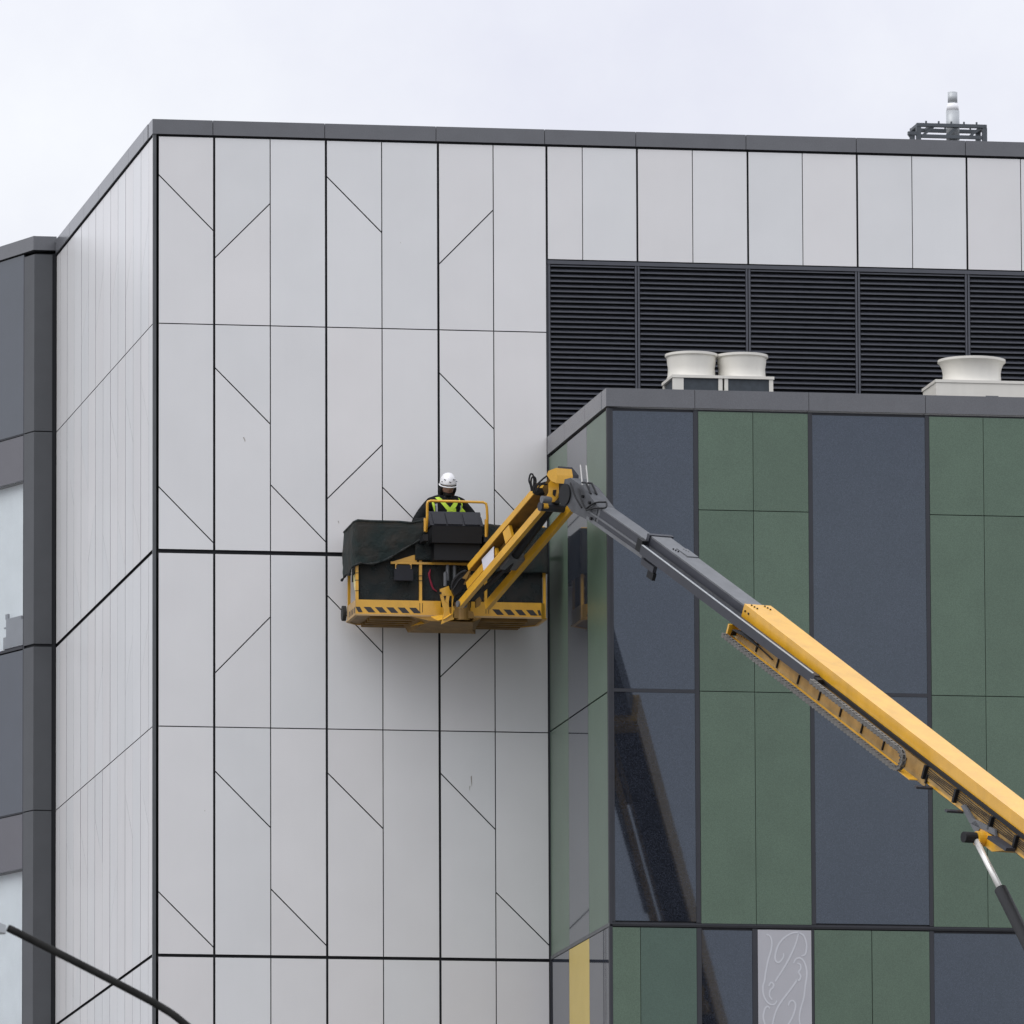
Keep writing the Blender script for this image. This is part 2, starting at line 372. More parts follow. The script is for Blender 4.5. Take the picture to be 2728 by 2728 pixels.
# (position solved along the roof, see FL below)
def ray_at(px, py, Y):
    d = fw + r2*((px-1364)/29131.66) - u2*((py-1364)/29131.66)
    return CAM + d*((Y-CAM.y)/d.y)
FY = 27.0
pc = ray_at(2538, 300, FY); k_ = 1.0/29131.66*(pc-CAM).length
fx, fz = pc.x, pc.z
flue.location = (fx, FY, Z_COPB-0.05)
tag(flue, 'small steel flue pipe with a pale band rising behind the roof edge', 'flue')
zt = ray_at(2538, 246, FY).z; zc = ray_at(2538, 276, FY).z; zd = ray_at(2538, 296, FY).z; zf = ray_at(2538, 338, FY).z
MB().tube([(fx,FY,zf-0.2),(fx,FY,zd)], 18.0*k_, 16).tube([(fx,FY,Z_COPB-0.05),(fx,FY,zf-0.2)], 13*k_, 12).build('lower_pipe', GALV, flue, True)
MB().tube([(fx,FY,zd),(fx,FY,zc)], [17.2*k_, 14.5*k_], 16).build('pale_collar', HELM, flue, True)
MB().tube([(fx,FY,zc),(fx,FY,zt)], 13*k_, 16).build('upper_pipe', GALV, flue, True)
fr = empty('roof_steel_frame', (fx, FY, Z_COPB-0.05))
tag(fr, 'dark steel plant frame around the flue on the roof', 'steel frame')
xl, xr = ray_at(2434, 338, FY).x, ray_at(2620, 338, FY).x
ztop = ray_at(2530, 337, FY).z
for y in (FY-0.2, FY+0.25):
    for x in (xl+0.03, xr-0.03):
        MB().box((x-0.035, y-0.035, Z_COPB-0.05), (x+0.035, y+0.035, ztop-0.05)).build('post', STEELD, fr)
    MB().box((xl, y-0.04, ztop-0.05), (xr, y+0.04, ztop)).build('beam', STEELD, fr)
    if y < FY: MB().box((xl+0.07, y-0.03, ztop-0.22), (xr-0.07, y+0.03, ztop-0.17)).build('beam', STEELD, fr)
    for t in range(3 if y < FY else 0):
        x = xl + (xr-xl)*(t+0.5)/3
        MB().beam(V((x-0.10, y, ztop-0.2)), V((x+0.10, y, ztop-0.03)), V((0,1,0)), V((0.7,0,-0.7)), -0.02, 0.02, -0.02, 0.02).build('brace', STEELD, fr)
    for t in range(5):
        x = xl + 0.15 + (xr-xl-0.3)*t/4
        MB().box((x-0.012, y-0.012, ztop), (x+0.012, y+0.012, ztop+0.04)).build('bolt', STEELD, fr)
for x in (xl+0.03, xr-0.03, (xl+xr)/2-0.3):
    MB().box((x-0.03, FY-0.16, ztop-0.05), (x+0.03, FY+0.21, ztop-0.005)).build('beam', STEELD, fr)
xs = ray_at(2411, 357, FY).x; zs = ray_at(2411, 357, FY).z
MB().box((xs, FY-0.24, zs-0.05), (xl, FY-0.17, zs)).build('bracket', STEELD, fr)
MB().beam(V((xs+0.02, FY-0.2, zs-0.04)), V((xl, FY-0.2, zs-0.2)), V((0,1,0)), V((0.7,0,0.7)), -0.02, 0.02, -0.02, 0.02).build('bracket', STEELD, fr)

# ------------------------------------------------------------------ charcoal glazed wing on the left
dk = empty('charcoal_glazed_wing', (-1.5, 14.0, 0))
tag(dk, 'charcoal wing with pale windows adjoining the white left return', 'building')
P0 = V((-0.293, 9.2, 0)); dd = V((-math.sin(R(20)), math.cos(R(20)), 0)); nn = V((-math.cos(R(20)), -math.sin(R(20)), 0))
def F2(s, z, o=0.0): return P0 + dd*s + nn*o + V((0, 0, z))
# body: solid except for the two window rooms
W1, W2 = (20.42, 22.60), (15.40, 17.44)
sW0, sW1 = 0.345, 1.75
def f2block(m_, s0, s1, z0, z1, o0, o1, name, parent, mm):
    b = MB().prism([F2(s0,z0,o0), F2(s1,z0,o0), F2(s1,z0,o1), F2(s0,z0,o1)], V((0,0,z1-z0)))
    return b.build(name, mm, parent)
inner = -0.9
f2wall = f2block(None, 0.02, 12.0, 0.0, 25.60, inner, -3.0, 'inner_wall', dk, BACK)
# charcoal corner cladding, one piece per storey band, thin joints between
bands = [(0.0, 15.33), (15.365, 18.178), (18.192, 20.352), (20.392, 23.211), (23.226, 25.585)]
for z0, z1 in bands:
    MB().box((-0.293, 9.2, z0), (-0.052, 9.226, z1)).build('corner_panel', DARKP, dk)
    f2block(None, 0.0, 0.285, z0, z1, 0.0, -0.03, 'corner_panel', dk, DARKP)
MB().box((-0.052, 9.215, 0), (0.0, 9.24, 25.6)).build('recess_strip', BACK, dk)
MB().box((-0.293+0.03, 9.224, 0), (-0.0, 9.24, 25.6)).build('corner_core', BACK, dk)
f2block(None, 0.02, 0.32, 0.0, 25.6, -0.032, inner, 'corner_core', dk, BACK)
f2block(None, 0.287, 0.318, 0.0, 25.6, -0.005, -0.06, 'mullion', dk, TRIM)
f2block(None, 1.75, 1.80, 0.0, 25.6, 0.0, -0.3, 'mullion', dk, TRIM)
f2block(None, 1.80, 12.0, 0.0, 25.6, -0.02, -0.3, 'far_cladding', dk, GLASS2)
for (z0, z1, mm) in [(23.235, 25.625, GLASS2), (22.61, 23.205, MAUVE), (18.20, 20.345, GLASS2), (17.45, 18.17, MAUVE), (10.0, 15.33, GLASS2)]:
    f2block(None, 0.322, 1.748, z0, z1, -0.012, -0.05, 'spandrel_pane', dk, mm)
    f2block(None, 0.32, 1.75, z0, z1, -0.06, inner, 'floor_zone', dk, BACK)
for z0, z1 in ((20.362, 20.40), (15.345, 15.375), (23.212, 23.228), (18.178, 18.194)):
    f2block(None, 0.322, 1.748, z0, z1, -0.002, -0.06, 'transom', dk, TRIM)
for z0, z1 in (W1, W2):
    w_ = f2block(None, 0.322, 1.748, z0, z1, -0.016, -0.022, 'window', dk, CLEAR)
    f2block(None, 0.33, 1.74, z0, z1, -0.135, -0.145, 'sky_sheet', w_, SKYSHEET)  # added sheet in place of the bright sky beyond the room
eq = MB().prism([F2(0.43,20.42,-0.04), F2(0.95,20.42,-0.04), F2(0.95,20.42,-0.115), F2(0.43,20.42,-0.115)], V((0,0,0.16)))
eq.prism([F2(0.44,20.58,-0.045), F2(0.88,20.58,-0.045), F2(0.88,20.58,-0.11), F2(0.44,20.58,-0.11)], V((0,0,0.24)))
eq.prism([F2(0.86,20.82,-0.06), F2(0.93,20.82,-0.06), F2(0.93,20.82,-0.09), F2(0.86,20.82,-0.09)], V((0,0,0.07)))
eq.prism([F2(0.88,20.70,-0.06), F2(0.97,20.70,-0.06), F2(0.97,20.70,-0.085), F2(0.88,20.70,-0.085)], V((0,0,0.02)))
eq.prism([F2(0.30,20.42,-0.04), F2(0.43,20.42,-0.04), F2(0.43,20.42,-0.115), F2(0.30,20.42,-0.115)], V((0,0,0.35)))
tag(eq.build('room_equipment', EQUIP), 'grey boxy equipment standing behind the upper pale window', 'equipment')
# coping
cz0, cz1 = 25.64, 25.825
dc = MB()
pl = [V((0.0, 9.17, cz0)), V((-0.31, 9.17, cz0))] + [F2(12.0, cz0, 0.03), F2(12.0, cz0, -0.6), F2(0.5, cz0, -0.6), V((0.0, 9.8, cz0))]
dc.prism([V((p.x, p.y, cz0)) for p in pl], V((0, 0, cz1-cz0))).build('coping', COPING, dk)

# ------------------------------------------------------------------ green panelled wing
GX, GY = 4.962, -4.05
wing = empty('green_panelled_wing', (9.0, -2.0, 0))
tag(wing, 'lower wing of green panels and dark glass in front of the louvre band', 'building')
MB().box((GX+0.05, GY+0.07, 0.0), (XE, 0.03, 21.5)).build('core_wall', BACK, wing)
MB().box((GX+0.2, GY+0.2, 21.5), (XE, 0.02, 21.56)).build('roof_deck', ROOF, wing)
gf = MB().box((GX+0.03, GY+0.035, 13.0), (XE, GY+0.068, 21.65)).build('front_wall', TRIM, wing)
gl = MB().box((GX+0.03, GY+0.069, 13.0), (GX+0.049, 0.0, 21.65)).build('left_wall', TRIM, wing)
MB().box((GX+0.01, GY+0.01, 0.0), (XE, GY+0.065, 13.0)).build('lower_wall', GREEN, wing)
T1, T2 = 21.625, 15.352
def gpanel(x0, x1, z0, z1, m, name='panel', inset=0.0):
    return MB().box((x0, GY+inset, z0), (x1, GY+0.034, z1)).build(name, m, gf)
g8 = 0.0035
for (x0, xm, x1) in ((6.080, 6.752, 7.430), (8.935, 9.603, 10.275), (11.75, 12.42, 13.10)):
    for (z0, z1) in ((20.428, T1), (18.221, 20.418), (15.405, 18.211)):
        gpanel(x0, xm-g8, z0, z1, GREEN); gpanel(xm+g8, x1, z0, z1, GREEN)
for (x0, x1) in ((5.03, 6.018), (7.487, 8.880), (10.33, 11.69)):
    for (z0, z1) in ((18.235, T1-0.012), (15.425, 18.190)):
        gpanel(x0, x1, z0, z1, GLASS, 'glass_pane', 0.012)
    # slim frame beads around the glass
    for (z0, z1) in ((18.192, 18.233),):
        gpanel(x0-0.01, x1+0.01, z0, z1, TRIM, 'transom', 0.004)
for x0, x1 in ((GX+0.02, 5.028), (6.020, 6.076), (7.434, 7.484), (8.882, 8.931), (10.278, 10.327), (11.693, 11.747)):
    gpanel(x0, x1, 15.41, 21.64, TRIM, 'mullion', 0.003)
MB().box((GX+0.002, GY-0.004, 15.357), (XE, GY+0.033, 15.378)).build('floor_band', BACK, gf)
MB().box((GX+0.002, GY+0.004, 15.380), (XE, GY+0.033, 15.404)).build('floor_band', TRIM, gf)
for x0, x1, mm, nm in ((4.995, 5.330, GREEN, 'panel'), (5.337, 6.018, GREEN2, 'panel'), (6.085, 6.700, GLASS, 'glass_pane'),
                       (7.462, 8.163, GREEN, 'panel'), (8.172, 8.875, GREEN, 'panel'), (8.936, 10.27, GLASS, 'glass_pane'), (10.30, 11.7, GREEN, 'panel')):
    gpanel(x0, x1, 13.0, 15.343 if mm is not GLASS else 15.325, mm, nm, 0.012 if mm is GLASS else 0.0)
for x0, x1 in ((6.022, 6.081), (6.703, 6.764), (7.428, 7.458), (8.879, 8.932)):
    gpanel(x0, x1, 13.0, 15.35, TRIM, 'mullion', 0.003)
pp = gpanel(6.768, 7.424, 13.0, 15.338, PAT, 'patterned_panel'); part_label(pp, 'pale grey panel printed with white curling line pattern')
# curling line print, pieces 3 mm proud
CUR = [[(1265,765),(1310,790),(1332,860),(1322,960),(1282,1090),(1252,1230),(1235,1340),(1213,1420),(1220,1520),(1260,1600),(1310,1640),(1365,1632),(1392,1592)],
       [(1372,1352),(1440,1250),(1510,1140),(1580,1010),(1640,880),(1680,740)],
       [(1680,735),(1600,745),(1500,800),(1420,890),(1380,1000),(1375,1080),(1410,1115),(1450,1090),(1482,1040),(1480,998)],
       [(1680,740),(1740,770),(1775,850),(1780,940),(1760,1010),(1715,1030)],
       [(1612,1120),(1640,1070),(1690,1055),(1740,1090),(1775,1180),(1780,1280),(1760,1400),(1740,1550),(1700,1680),(1680,1800),(1692,1900)],
       [(1660,1120),(1700,1140),(1702,1190),(1676,1230),(1702,1285),(1680,1332),(1650,1322),(1640,1350),(1560,1460),(1450,1600),(1380,1720),(1335,1880),(1325,1960),(1318,2060)],
       [(1290,1410),(1318,1365),(1352,1390),(1340,1430),(1308,1462),(1298,1530),(1332,1582)],
       [(1302,1690),(1270,1665),(1235,1700),(1215,1800),(1240,1900),(1262,1990),(1290,2060)],
       [(1540,1650),(1560,1602),(1600,1590),(1632,1640),(1612,1740),(1560,1850),(1480,1960),(1400,2060)]]
X0, X1, PY0 = 6.768, 7.424, 708.0
def cr(P, n=6):
    o = []
    for i in range(len(P)-1):
        p0 = P[max(i-1,0)]; p1 = P[i]; p2 = P[i+1]; p3 = P[min(i+2,len(P)-1)]
        for k in range(n):
            t = k/n
            o.append(tuple(0.5*((2*p1[j])+(-p0[j]+p2[j])*t+(2*p0[j]-5*p1[j]+4*p2[j]-p3[j])*t*t+(-p0[j]+3*p1[j]-3*p2[j]+p3[j])*t**3) for j in range(len(p1))))
    o.append(tuple(P[-1])); return o
for c_ in CUR:
    pts = [((x-1152)/(1843-1152)*(X1-X0)+X0, 15.338-(y-PY0)*0.20704/214.0) for x, y in c_]
    pts = cr(pts); b = MB()
    L_, Rr = [], []
    for i, p in enumerate(pts):
        a = pts[max(i-1,0)]; c2 = pts[min(i+1,len(pts)-1)]
        t = V((c2[0]-a[0], 0, c2[1]-a[1])).normalized(); n_ = V((-t.z, 0, t.x))
        wd = 0.0105*(0.75+0.25*math.sin(math.pi*i/(len(pts)-1)))
        L_.append(V((p[0],0,p[1]))+n_*wd); Rr.append(V((p[0],0,p[1]))-n_*wd)
    for i in range(len(pts)-1):
        b.prism([V((q.x, GY-0.0005, q.z)) for q in (L_[i], L_[i+1], Rr[i+1], Rr[i])], V((0, -0.0025, 0)))
    b.build('printed_curl', PATL, pp)
# left face of the wing
LC = [(-0.03, -1.300), (-1.308, -2.652), (-2.660, -3.97)]
ms = [GREEN, GLASS2, GREEN]
for (y1, y0), mm in zip(LC, ms):
    for z0, z1 in ((15.405, 18.185), (18.205, T1)):
        MB().box((GX, y0, z0), (GX+0.029, y1, z1)).build('panel' if mm is GREEN else 'glass_pane', mm, gl)
MB().box((GX-0.006, GY+0.0, 15.357), (GX+0.029, -0.005, 15.40)).build('floor_band', ANGLE, gl)
for (y1, y0), mm in zip([(-0.10, -1.275), (-1.285, -2.655), (-2.665, -3.60)], [GLASS2, YELP, GLASS2]):
    MB().box((GX, y0, 13.0), (GX+0.029, y1, 15.35)).build('panel' if mm is YELP else 'glass_pane', mm, gl)
MB().box((GX, -3.97, 13.0), (GX+0.029, -3.63, 15.35)).build('glass_pane', GLASS2, gl)
MB().box((GX-0.004, GY-0.004, 13.0), (GX+0.031, GY+0.076, 21.645)).build('corner_trim', TRIM, wing)
MB().box((GX-0.01, -0.028, 13.0), (GX+0.029, -0.002, 21.645)).build('edge_trim', TRIM, wing)
cp = empty('coping', (8, GY, 21.65), wing)
gj = [GX-0.02, 6.036, 7.442, 8.886, 10.30, 11.71, 13.1, XE]
for i in range(len(gj)-1):
    MB().box((gj[i]+0.003, GY-0.02, 21.662), (gj[i+1]-0.003, GY+0.3, 21.885)).build('coping_piece', COPING, cp)
for y0, y1 in ((-2.62, GY+0.303), (-1.21, -2.626), (-0.01, -1.216)):
    MB().box((GX-0.02, y1, 21.662), (GX+0.28, y0, 21.885)).build('coping_piece', COPING, cp)

# ------------------------------------------------------------------ roof condensers
def condenser(x0, x1, cx_list, ztop, yf, depth, rimr, botr, label, group=None, coil=True):
    t = empty('condenser_unit', ((x0+x1)/2, yf+depth/2, 21.56)); tag(t, label, 'condenser')
    if group: t['group'] = group
    MB().box((x0-0.012, yf-0.012, ztop-0.035), (x1+0.012, yf+depth, ztop)).build('top_plate', CREAM, t)
    if coil:
        MB().box((x0+0.02, yf+0.02, 21.56), (x1-0.02, yf+depth-0.03, ztop-0.037)).build('coil', COIL, t)
        for a, b in ((x0, x0+(0.13 if x0 < 6.2 else 0.045)), (x1-0.05, x1)):
            for y in (yf, yf+depth-0.07):
                MB().box((a, y, 21.56), (b, y+0.06, ztop-0.036)).build('corner_post', CREAM, t)
    else:
        MB().box((x0, yf, 21.56), (x1, yf+depth-0.02, ztop-0.036)).build('casing', CREAM, t)
        MB().box((x0+0.62, yf-0.008, ztop-0.22), (x0+0.78, yf-0.001, ztop-0.19)).build('nameplate', COPING, t)
        MB().box((x0+0.42, yf-0.02, ztop-0.28), (x0+0.54, yf-0.001, ztop-0.255)).build('handle', HELM, t)
    for cx in cx_list:
        h = 0.305
        prof = [(botr+0.015, 0.0), (botr, 0.03), (botr-0.008, 0.13), (botr+0.004, 0.20), (rimr-0.022, 0.262), (rimr, 0.275), (rimr, h), (rimr-0.02, h), (rimr-0.04, 0.275), (botr-0.04, 0.2), (botr-0.045, 0.0)]
        s = MB().lathe(prof, (cx, yf+depth/2, ztop+0.001), 48).build('fan_shroud', CREAM, t, True)
        smooth_by_angle(s, 40)
        MB().tube([(cx, yf+depth/2, ztop+0.15), (cx, yf+depth/2, ztop+0.2)], 0.08, 16).build('fan_hub', BLACK, t)
    return t
YC = -2.6
condenser(6.05, 6.665, [6.345], 22.30, YC, 0.70, 0.325, 0.295, 'cream coil-sided roof condenser, the one of the touching pair nearer the basket', 'twin roof condensers')
condenser(6.69, 7.298, [6.975], 22.30, YC, 0.70, 0.325, 0.295, 'cream coil-sided roof condenser, the one of the touching pair nearer the solid-cased condenser', 'twin roof condensers')
condenser(9.338, 10.75, [9.873], 22.315, YC, 0.80, 0.42, 0.365, 'wide cream condenser with solid casing standing alone on the wing roof', coil=False)

# ------------------------------------------------------------------ boom lift
def at(px, py, Y):      # point in the lift's known depth plane
    return ray_at(px, py, Y)
DD = 2728/1932
e0 = at(1404.6*DD, 1139*DD, -8.35)
d3 = V((0.308, -0.829, -0.466)).normalized()
wL = V((d3.y, -d3.x, 0)); wL = wL if wL.x < 0 else -wL; wL.normalize()
def hvec(d): 
    h = d.cross(wL); h.normalize(); return h if h.z > 0 else -h
h3 = hvec(d3)
dh = V((d3.x, d3.y, 0)).normalized()
S = lambda s, w, h: e0 + d3*(s*1.03) + wL*w + h3*h     # w: outwards from the left side face, h: up from top-left edge
W3, H3B = 0.36, 0.40
pin = S(5.9, 0.0, -0.49)
base = pin + dh*1.5
lift = empty('boom_lift', (base.x, base.y, 0.0)); tag(lift, 'yellow articulated boom lift holding a netted basket against the white wall', 'boom lift')
# main (yellow) section
s_end = 12.0
main_b = MB().beam(S(0,0,0), S(s_end,0,0), wL, h3, -W3, 0, -H3B, 0).build('main_boom', YEL, lift)
for k in range(3):
    for w_ in (-0.07, -0.25):
        MB().tube([S(0.05+0.05*k, w_-0.01*k, 0.0), S(0.05+0.05*k, w_-0.01*k, 0.012)], 0.011, 8).build('bolt', BLACK, main_b)
for k in range(2):
    MB().tube([S(0.06+0.08*k, 0.0, -0.07), S(0.06+0.08*k, 0.012, -0.07)], 0.012, 8).build('bolt', BLACK, main_b)
# dark guide rail and hose bundle on the side face
MB().beam(S(1.2,0,0), S(s_end,0,0), wL, h3, 0.0, 0.03, -0.195, -0.15).build('guide_rail', BLACK, main_b)
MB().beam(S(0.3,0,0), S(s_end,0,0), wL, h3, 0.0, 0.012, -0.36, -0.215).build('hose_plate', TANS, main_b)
hb = MB()
for k in range(5):
    pts = [S(4.5 + t*0.25, 0.022, -0.225-0.022*k - 0.006*math.sin(t*1.7+k)) for t in range(30)]
    hb.tube(pts, 0.0048, 6)
hb.build('hose_bundle', BLACK, main_b)
for sc in (4.45, 5.15, 5.95, 6.5, 7.3, 8.1, 8.9):
    MB().beam(S(sc,0,0), S(sc+0.035,0,0), wL, h3, 0.0, 0.06, -0.36, -0.20).build('hose_clamp', BLACK, main_b)
for sc in (4.6, 5.3):
    MB().beam(S(sc,0,0), S(sc+0.05,0,0), wL, h3, 0.0, 0.22, -0.42, -0.395).build('bracket', BOOMGD, main_b)
MB().beam(S(0.25,0,0), S(s_end,0,0), wL, h3, -W3+0.03, -0.03, -H3B-0.02, -H3B-0.0005).build('belly_plate', BLACK, main_b)
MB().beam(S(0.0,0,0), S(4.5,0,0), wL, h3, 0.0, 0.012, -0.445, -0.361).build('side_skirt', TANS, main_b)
# tray with chain
tray = MB().beam(S(0.0,0,0), S(4.4,0,0), wL, h3, 0.055, 0.17, -0.412, -0.402)
tray.beam(S(0.0,0,0), S(0.03,0,0), wL, h3, 0.012, 0.15, -0.39, -0.26)
tray = tray.build('chain_tray', YEL, main_b)
for k in range(9):
    MB().beam(S(0.5+0.5*k,0,0), S(0.52+0.5*k,0,0), wL, h3, 0.013, 0.03, -0.40, -0.29).build('tray_divider', BLACK, main_b)
hz = MB()
for k in range(4):
    hz.tube([S(0.05, 0.05+0.02*k, -0.38), S(0.12, 0.08+0.02*k, -0.29), S(0.3, 0.08+0.015*k, -0.25-0.01*k), S(0.6, 0.05, -0.31), S(0.9, 0.03, -0.34)], 0.009, 6)
hz.build('hose_loop', BLACK, main_b)
chain = empty('cable_chain', S(2,0.15,-0.3), lift)
path = []
def chain_pts():
    L = []
    s = 0.0
    while s < 4.05: L.append((s, -0.40)); s += 0.075
    n = 6
    for k in range(n+1):
        a = -math.pi/2 + math.pi*k/n; L.append((4.08+0.115*math.cos(a), -0.285+0.115*math.sin(a)))
    s = 4.03
    while s > 2.0: L.append((s, -0.170)); s -= 0.075
    return L
CP = chain_pts()
lm = None
for i in range(len(CP)-1):
    a = S(CP[i][0], 0.16, CP[i][1]); b = S(CP[i+1][0], 0.16, CP[i+1][1])
    t = (b-a).normalized(); nrm_ = t.cross(wL).normalized()
    lk = MB()
    for w0, w1 in ((-0.012, 0.0), (0.028, 0.04)):
        lk.beam(a-t*0.004, b+t*0.004, wL, nrm_, w0, w1, -0.024, 0.024)
    lk.beam(a+t*0.02, b-t*0.02, wL, nrm_, 0.0, 0.05, -0.028, -0.018)
    lk.beam(a+t*0.02, b-t*0.02, wL, nrm_, 0.0, 0.05, 0.018, 0.026)
    lk.build('chain_link', CHAIN, chain)
# grey push tube on the side, fixed to the middle section
def sect(pa, Ya, pb, Yb): 
    A_ = at(pa[0]*DD, pa[1]*DD, Ya); B_ = at(pb[0]*DD, pb[1]*DD, Yb); return A_, (B_-A_).normalized(), (B_-A_).length
a2, d2, l2 = sect((1258.3,1033.3), -6.72, (1386.6,1128.2), -8.13); h2v = hvec(d2)
S2 = lambda s, w, h: a2 + d2*s + wL*w + h2v*h
mid = MB().beam(S2(-0.42,0,0), S2(l2+0.35,0,0), wL, h2v, -0.27, 0, -0.285, 0).build('middle_boom', BOOMG, lift)
for w_ in (-0.06, -0.2):
    for k in range(3): MB().tube([S2(0.05+0.04*k, w_-0.012*k, 0), S2(0.05+0.04*k, w_-0.012*k, 0.014)], 0.010, 8).build('bolt', BLACK, mid)
MB().beam(S2(0.02,0,0), S2(0.30,0,0), wL, h2v, -0.27, -0.12, 0.0, 0.012).build('wear_plate', BOOMG, mid)
MB().beam(S2(-0.39,0,0), S2(l2+0.3,0,0), wL, h2v, 0.0003, 0.006, -0.112, -0.02).build('side_plate', BOOMGD, mid)  # added dark sheet, paints the shaded side of the middle section
# stiffener lip at the front of the middle section
MB().beam(S2(-0.46,0,0), S2(-0.40,0,0), wL, h2v, -0.31, 0.02, -0.33, 0.012).build('end_collar', BOOMGD, mid)
MB().beam(S2(-0.52,0,0), S2(-0.40,0,0), wL, h2v, 0.022, 0.10, -0.22, -0.07).build('bracket', BLACK, mid)
MB().beam(S2(-0.40,0,0), S2(-0.10,0,0), wL, h2v, 0.0, 0.05, -0.36, -0.286).build('bracket', BOOMGD, mid)
MB().beam(S2(-0.22,0,0), S2(-0.08,0,0), wL, h2v, 0.0, 0.045, -0.45, -0.362).build('bracket', BLACK, mid)
pt = MB().beam(S2(-0.38,0,0), S(1.95,0,-0.005)-h3*0.0, wL, h2v, 0.04, 0.115, -0.225, -0.115).build('push_tube', BOOMGD, lift)
MB().beam(S2(-0.37,0,0), S(1.9,0,-0.005), wL, h2v, 0.095, 0.117, -0.114, -0.106).build('edge_highlight', GALV, pt)  # pale strip painting the highlight along the tube's top edge
MB().beam(S(1.951,0,-0.005), S(2.05,0,-0.005), wL, h3, 0.05, 0.12, -0.20, -0.13).build('tube_end', BLACK, pt)
# tip section
a1, d1, l1 = sect((1094,930.6), -4.80, (1222,1020.5), -6.28); h1v = hvec(d1)
S1 = lambda s, w, h: a1 + d1*s + wL*w + h1v*h
tip = MB().beam(S1(0.10,0,0), S1(l1+0.5,0,0), wL, h1v, -0.205, 0, -0.215, 0).build('tip_boom', BOOMG, lift)
MB().beam(S1(0.56,0,0), S1(l1+0.2,0,0), wL, h1v, 0.0002, 0.005, -0.20, -0.015).build('side_plate', BOOMGD, tip)  # added dark sheet, paints the shaded side of the tip section
MB().beam(S1(0.2,0,0), S1(l1+0.2,0,0), wL, h1v, 0.0, 0.02, -0.13, -0.11).build('guide_strip', BOOMG, tip)
MB().beam(S1(0.3,0,0), S1(l1+0.2,0,0), wL, h1v, 0.006, 0.016, -0.228, -0.185).build('guide_strip', BOOMG, tip)
# boom head: taller welded box that carries the knuckle
HEADG = mat('boom_head_grey', (0.055, 0.058, 0.064), 0.5, var=0.3, vscale=9)
head = MB().prism([S1(-0.40,0.01,0.04), S1(-0.28,0.01,0.10), S1(0.05,0.01,0.10), S1(0.50,0.01,0.0), S1(0.50,0.01,-0.215), S1(-0.08,0.01,-0.26), S1(-0.38,0.01,-0.18)], wL*(-0.225)).build('boom_head', HEADG, lift)
MB().tube([S1(-0.30,0.03,-0.12), S1(-0.30,-0.26,-0.12)], 0.13, 24).build('head_boss', BLACK, head)
for w_ in (-0.02, -0.10):
    MB().tube([S1(-0.02,w_,0.10), S1(-0.12,w_+0.03,0.32)], 0.008, 8).build('pin_handle', CHROME, head)
    MB().tube([S1(0.22,w_,0.07), S1(0.05,w_,0.15), S1(-0.02,w_+0.01,0.13)], 0.012, 8).build('hydraulic_hose', BLACK, head)
hs = [[(0.0,0.03,0.05),(0.15,0.06,-0.02),(0.30,0.05,-0.10),(0.38,0.03,-0.06)], [(0.30,0.05,-0.10),(0.42,0.02,0.02),(0.55,-0.05,0.08)], [(0.32,0.05,-0.11),(0.50,0.04,-0.02),(0.62,-0.02,0.03),(0.55,-0.06,0.07)], [(-0.2,0.04,0.06),(0.0,0.05,-0.05),(0.2,0.05,-0.12)]]
for q in hs: MB().tube(cr([tuple(S1(*p)) for p in q], 5), 0.011, 8).build('hydraulic_hose', BLACK, head)
for p in ((0.12,0.0,0.0), (0.3,0.0,-0.02), (0.42,0.0,-0.18)):
    MB().tube([S1(p[0],0.0,p[2]), S1(p[0],0.035,p[2])], 0.02, 10).build('fitting', BLACK, head)

# ---- jib in the boom's vertical plane
jl = at(1160+370*.15528, 1420+1190*.15528, -1.62); jh = at(1360+550*.15528, 1200+885*.15528, -3.68)
dj = (jh-jl).normalized()
hj = hvec(dj)
JL = (jh-jl).length
Jp = lambda s, w, h: jl + dj*s + wL*w + hj*h       # s from lower end, w from left face, h from top edge
jib = empty('jib', jl, lift)
MB().beam(Jp(0,0,0), Jp(JL+0.02,0,0), wL, hj, -0.06, 0, -0.085, 0.005).build('lower_link', YEL, jib)
MB().beam(Jp(0.14,0,0), Jp(JL+0.18,0,0), wL, hj, -0.36, -0.30, -0.16, -0.06).build('lower_link', YEL, jib)
off = 0.205
MB().beam(Jp(0.42,0,0), Jp(JL-0.02,0,0), wL, hj, -0.34, 0.0, off, off+0.078).build('upper_link', YEL, jib)
MB().beam(Jp(0.42,0,0), Jp(JL-0.02,0,0), wL, hj, -0.335, -0.012, off-0.004, off-0.0005).build('underside_shade', YELD, jib)  # thin dark sheet painting the shade under the upper link
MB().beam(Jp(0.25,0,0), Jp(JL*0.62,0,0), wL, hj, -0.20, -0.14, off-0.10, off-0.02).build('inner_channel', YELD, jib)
MB().beam(Jp(0.22,0,0), Jp(1.05,0,0), wL, hj, -0.09, -0.05, off-0.14, off-0.05).build('inner_channel', YEL, jib)
MB().prism([Jp(0.72,-0.03,off-0.02), Jp(1.05,-0.03,off-0.03), Jp(0.98,-0.03,0.02), Jp(0.70,-0.03,0.02)], wL*(-0.006)).build('placard', WHITEP, jib)
MB().beam(Jp(1.35,0,0), Jp(1.52,0,0), wL, hj, -0.05, -0.01, 0.03, off-0.01).build('gusset', YEL, jib)
MB().beam(Jp(1.0,0,0), Jp(1.25,0,0), wL, hj, -0.30, -0.08, -0.12, -0.02).build('cable_box', BOOMG, jib)
MB().tube([Jp(0.95,-0.18,-0.08), Jp(JL+0.05,-0.18,0.02)], 0.055, 16).build('jib_cylinder', BLACK, jib)
MB().tube([Jp(0.35,-0.18,-0.02), Jp(0.95,-0.18,-0.08)], 0.03, 12).build('jib_rod', BLACK, jib)
MB().tube([Jp(JL-0.04,0.03,-0.04), Jp(JL-0.04,-0.38,-0.04)], 0.055, 16).build('pivot_pin', BOOMGD, jib)
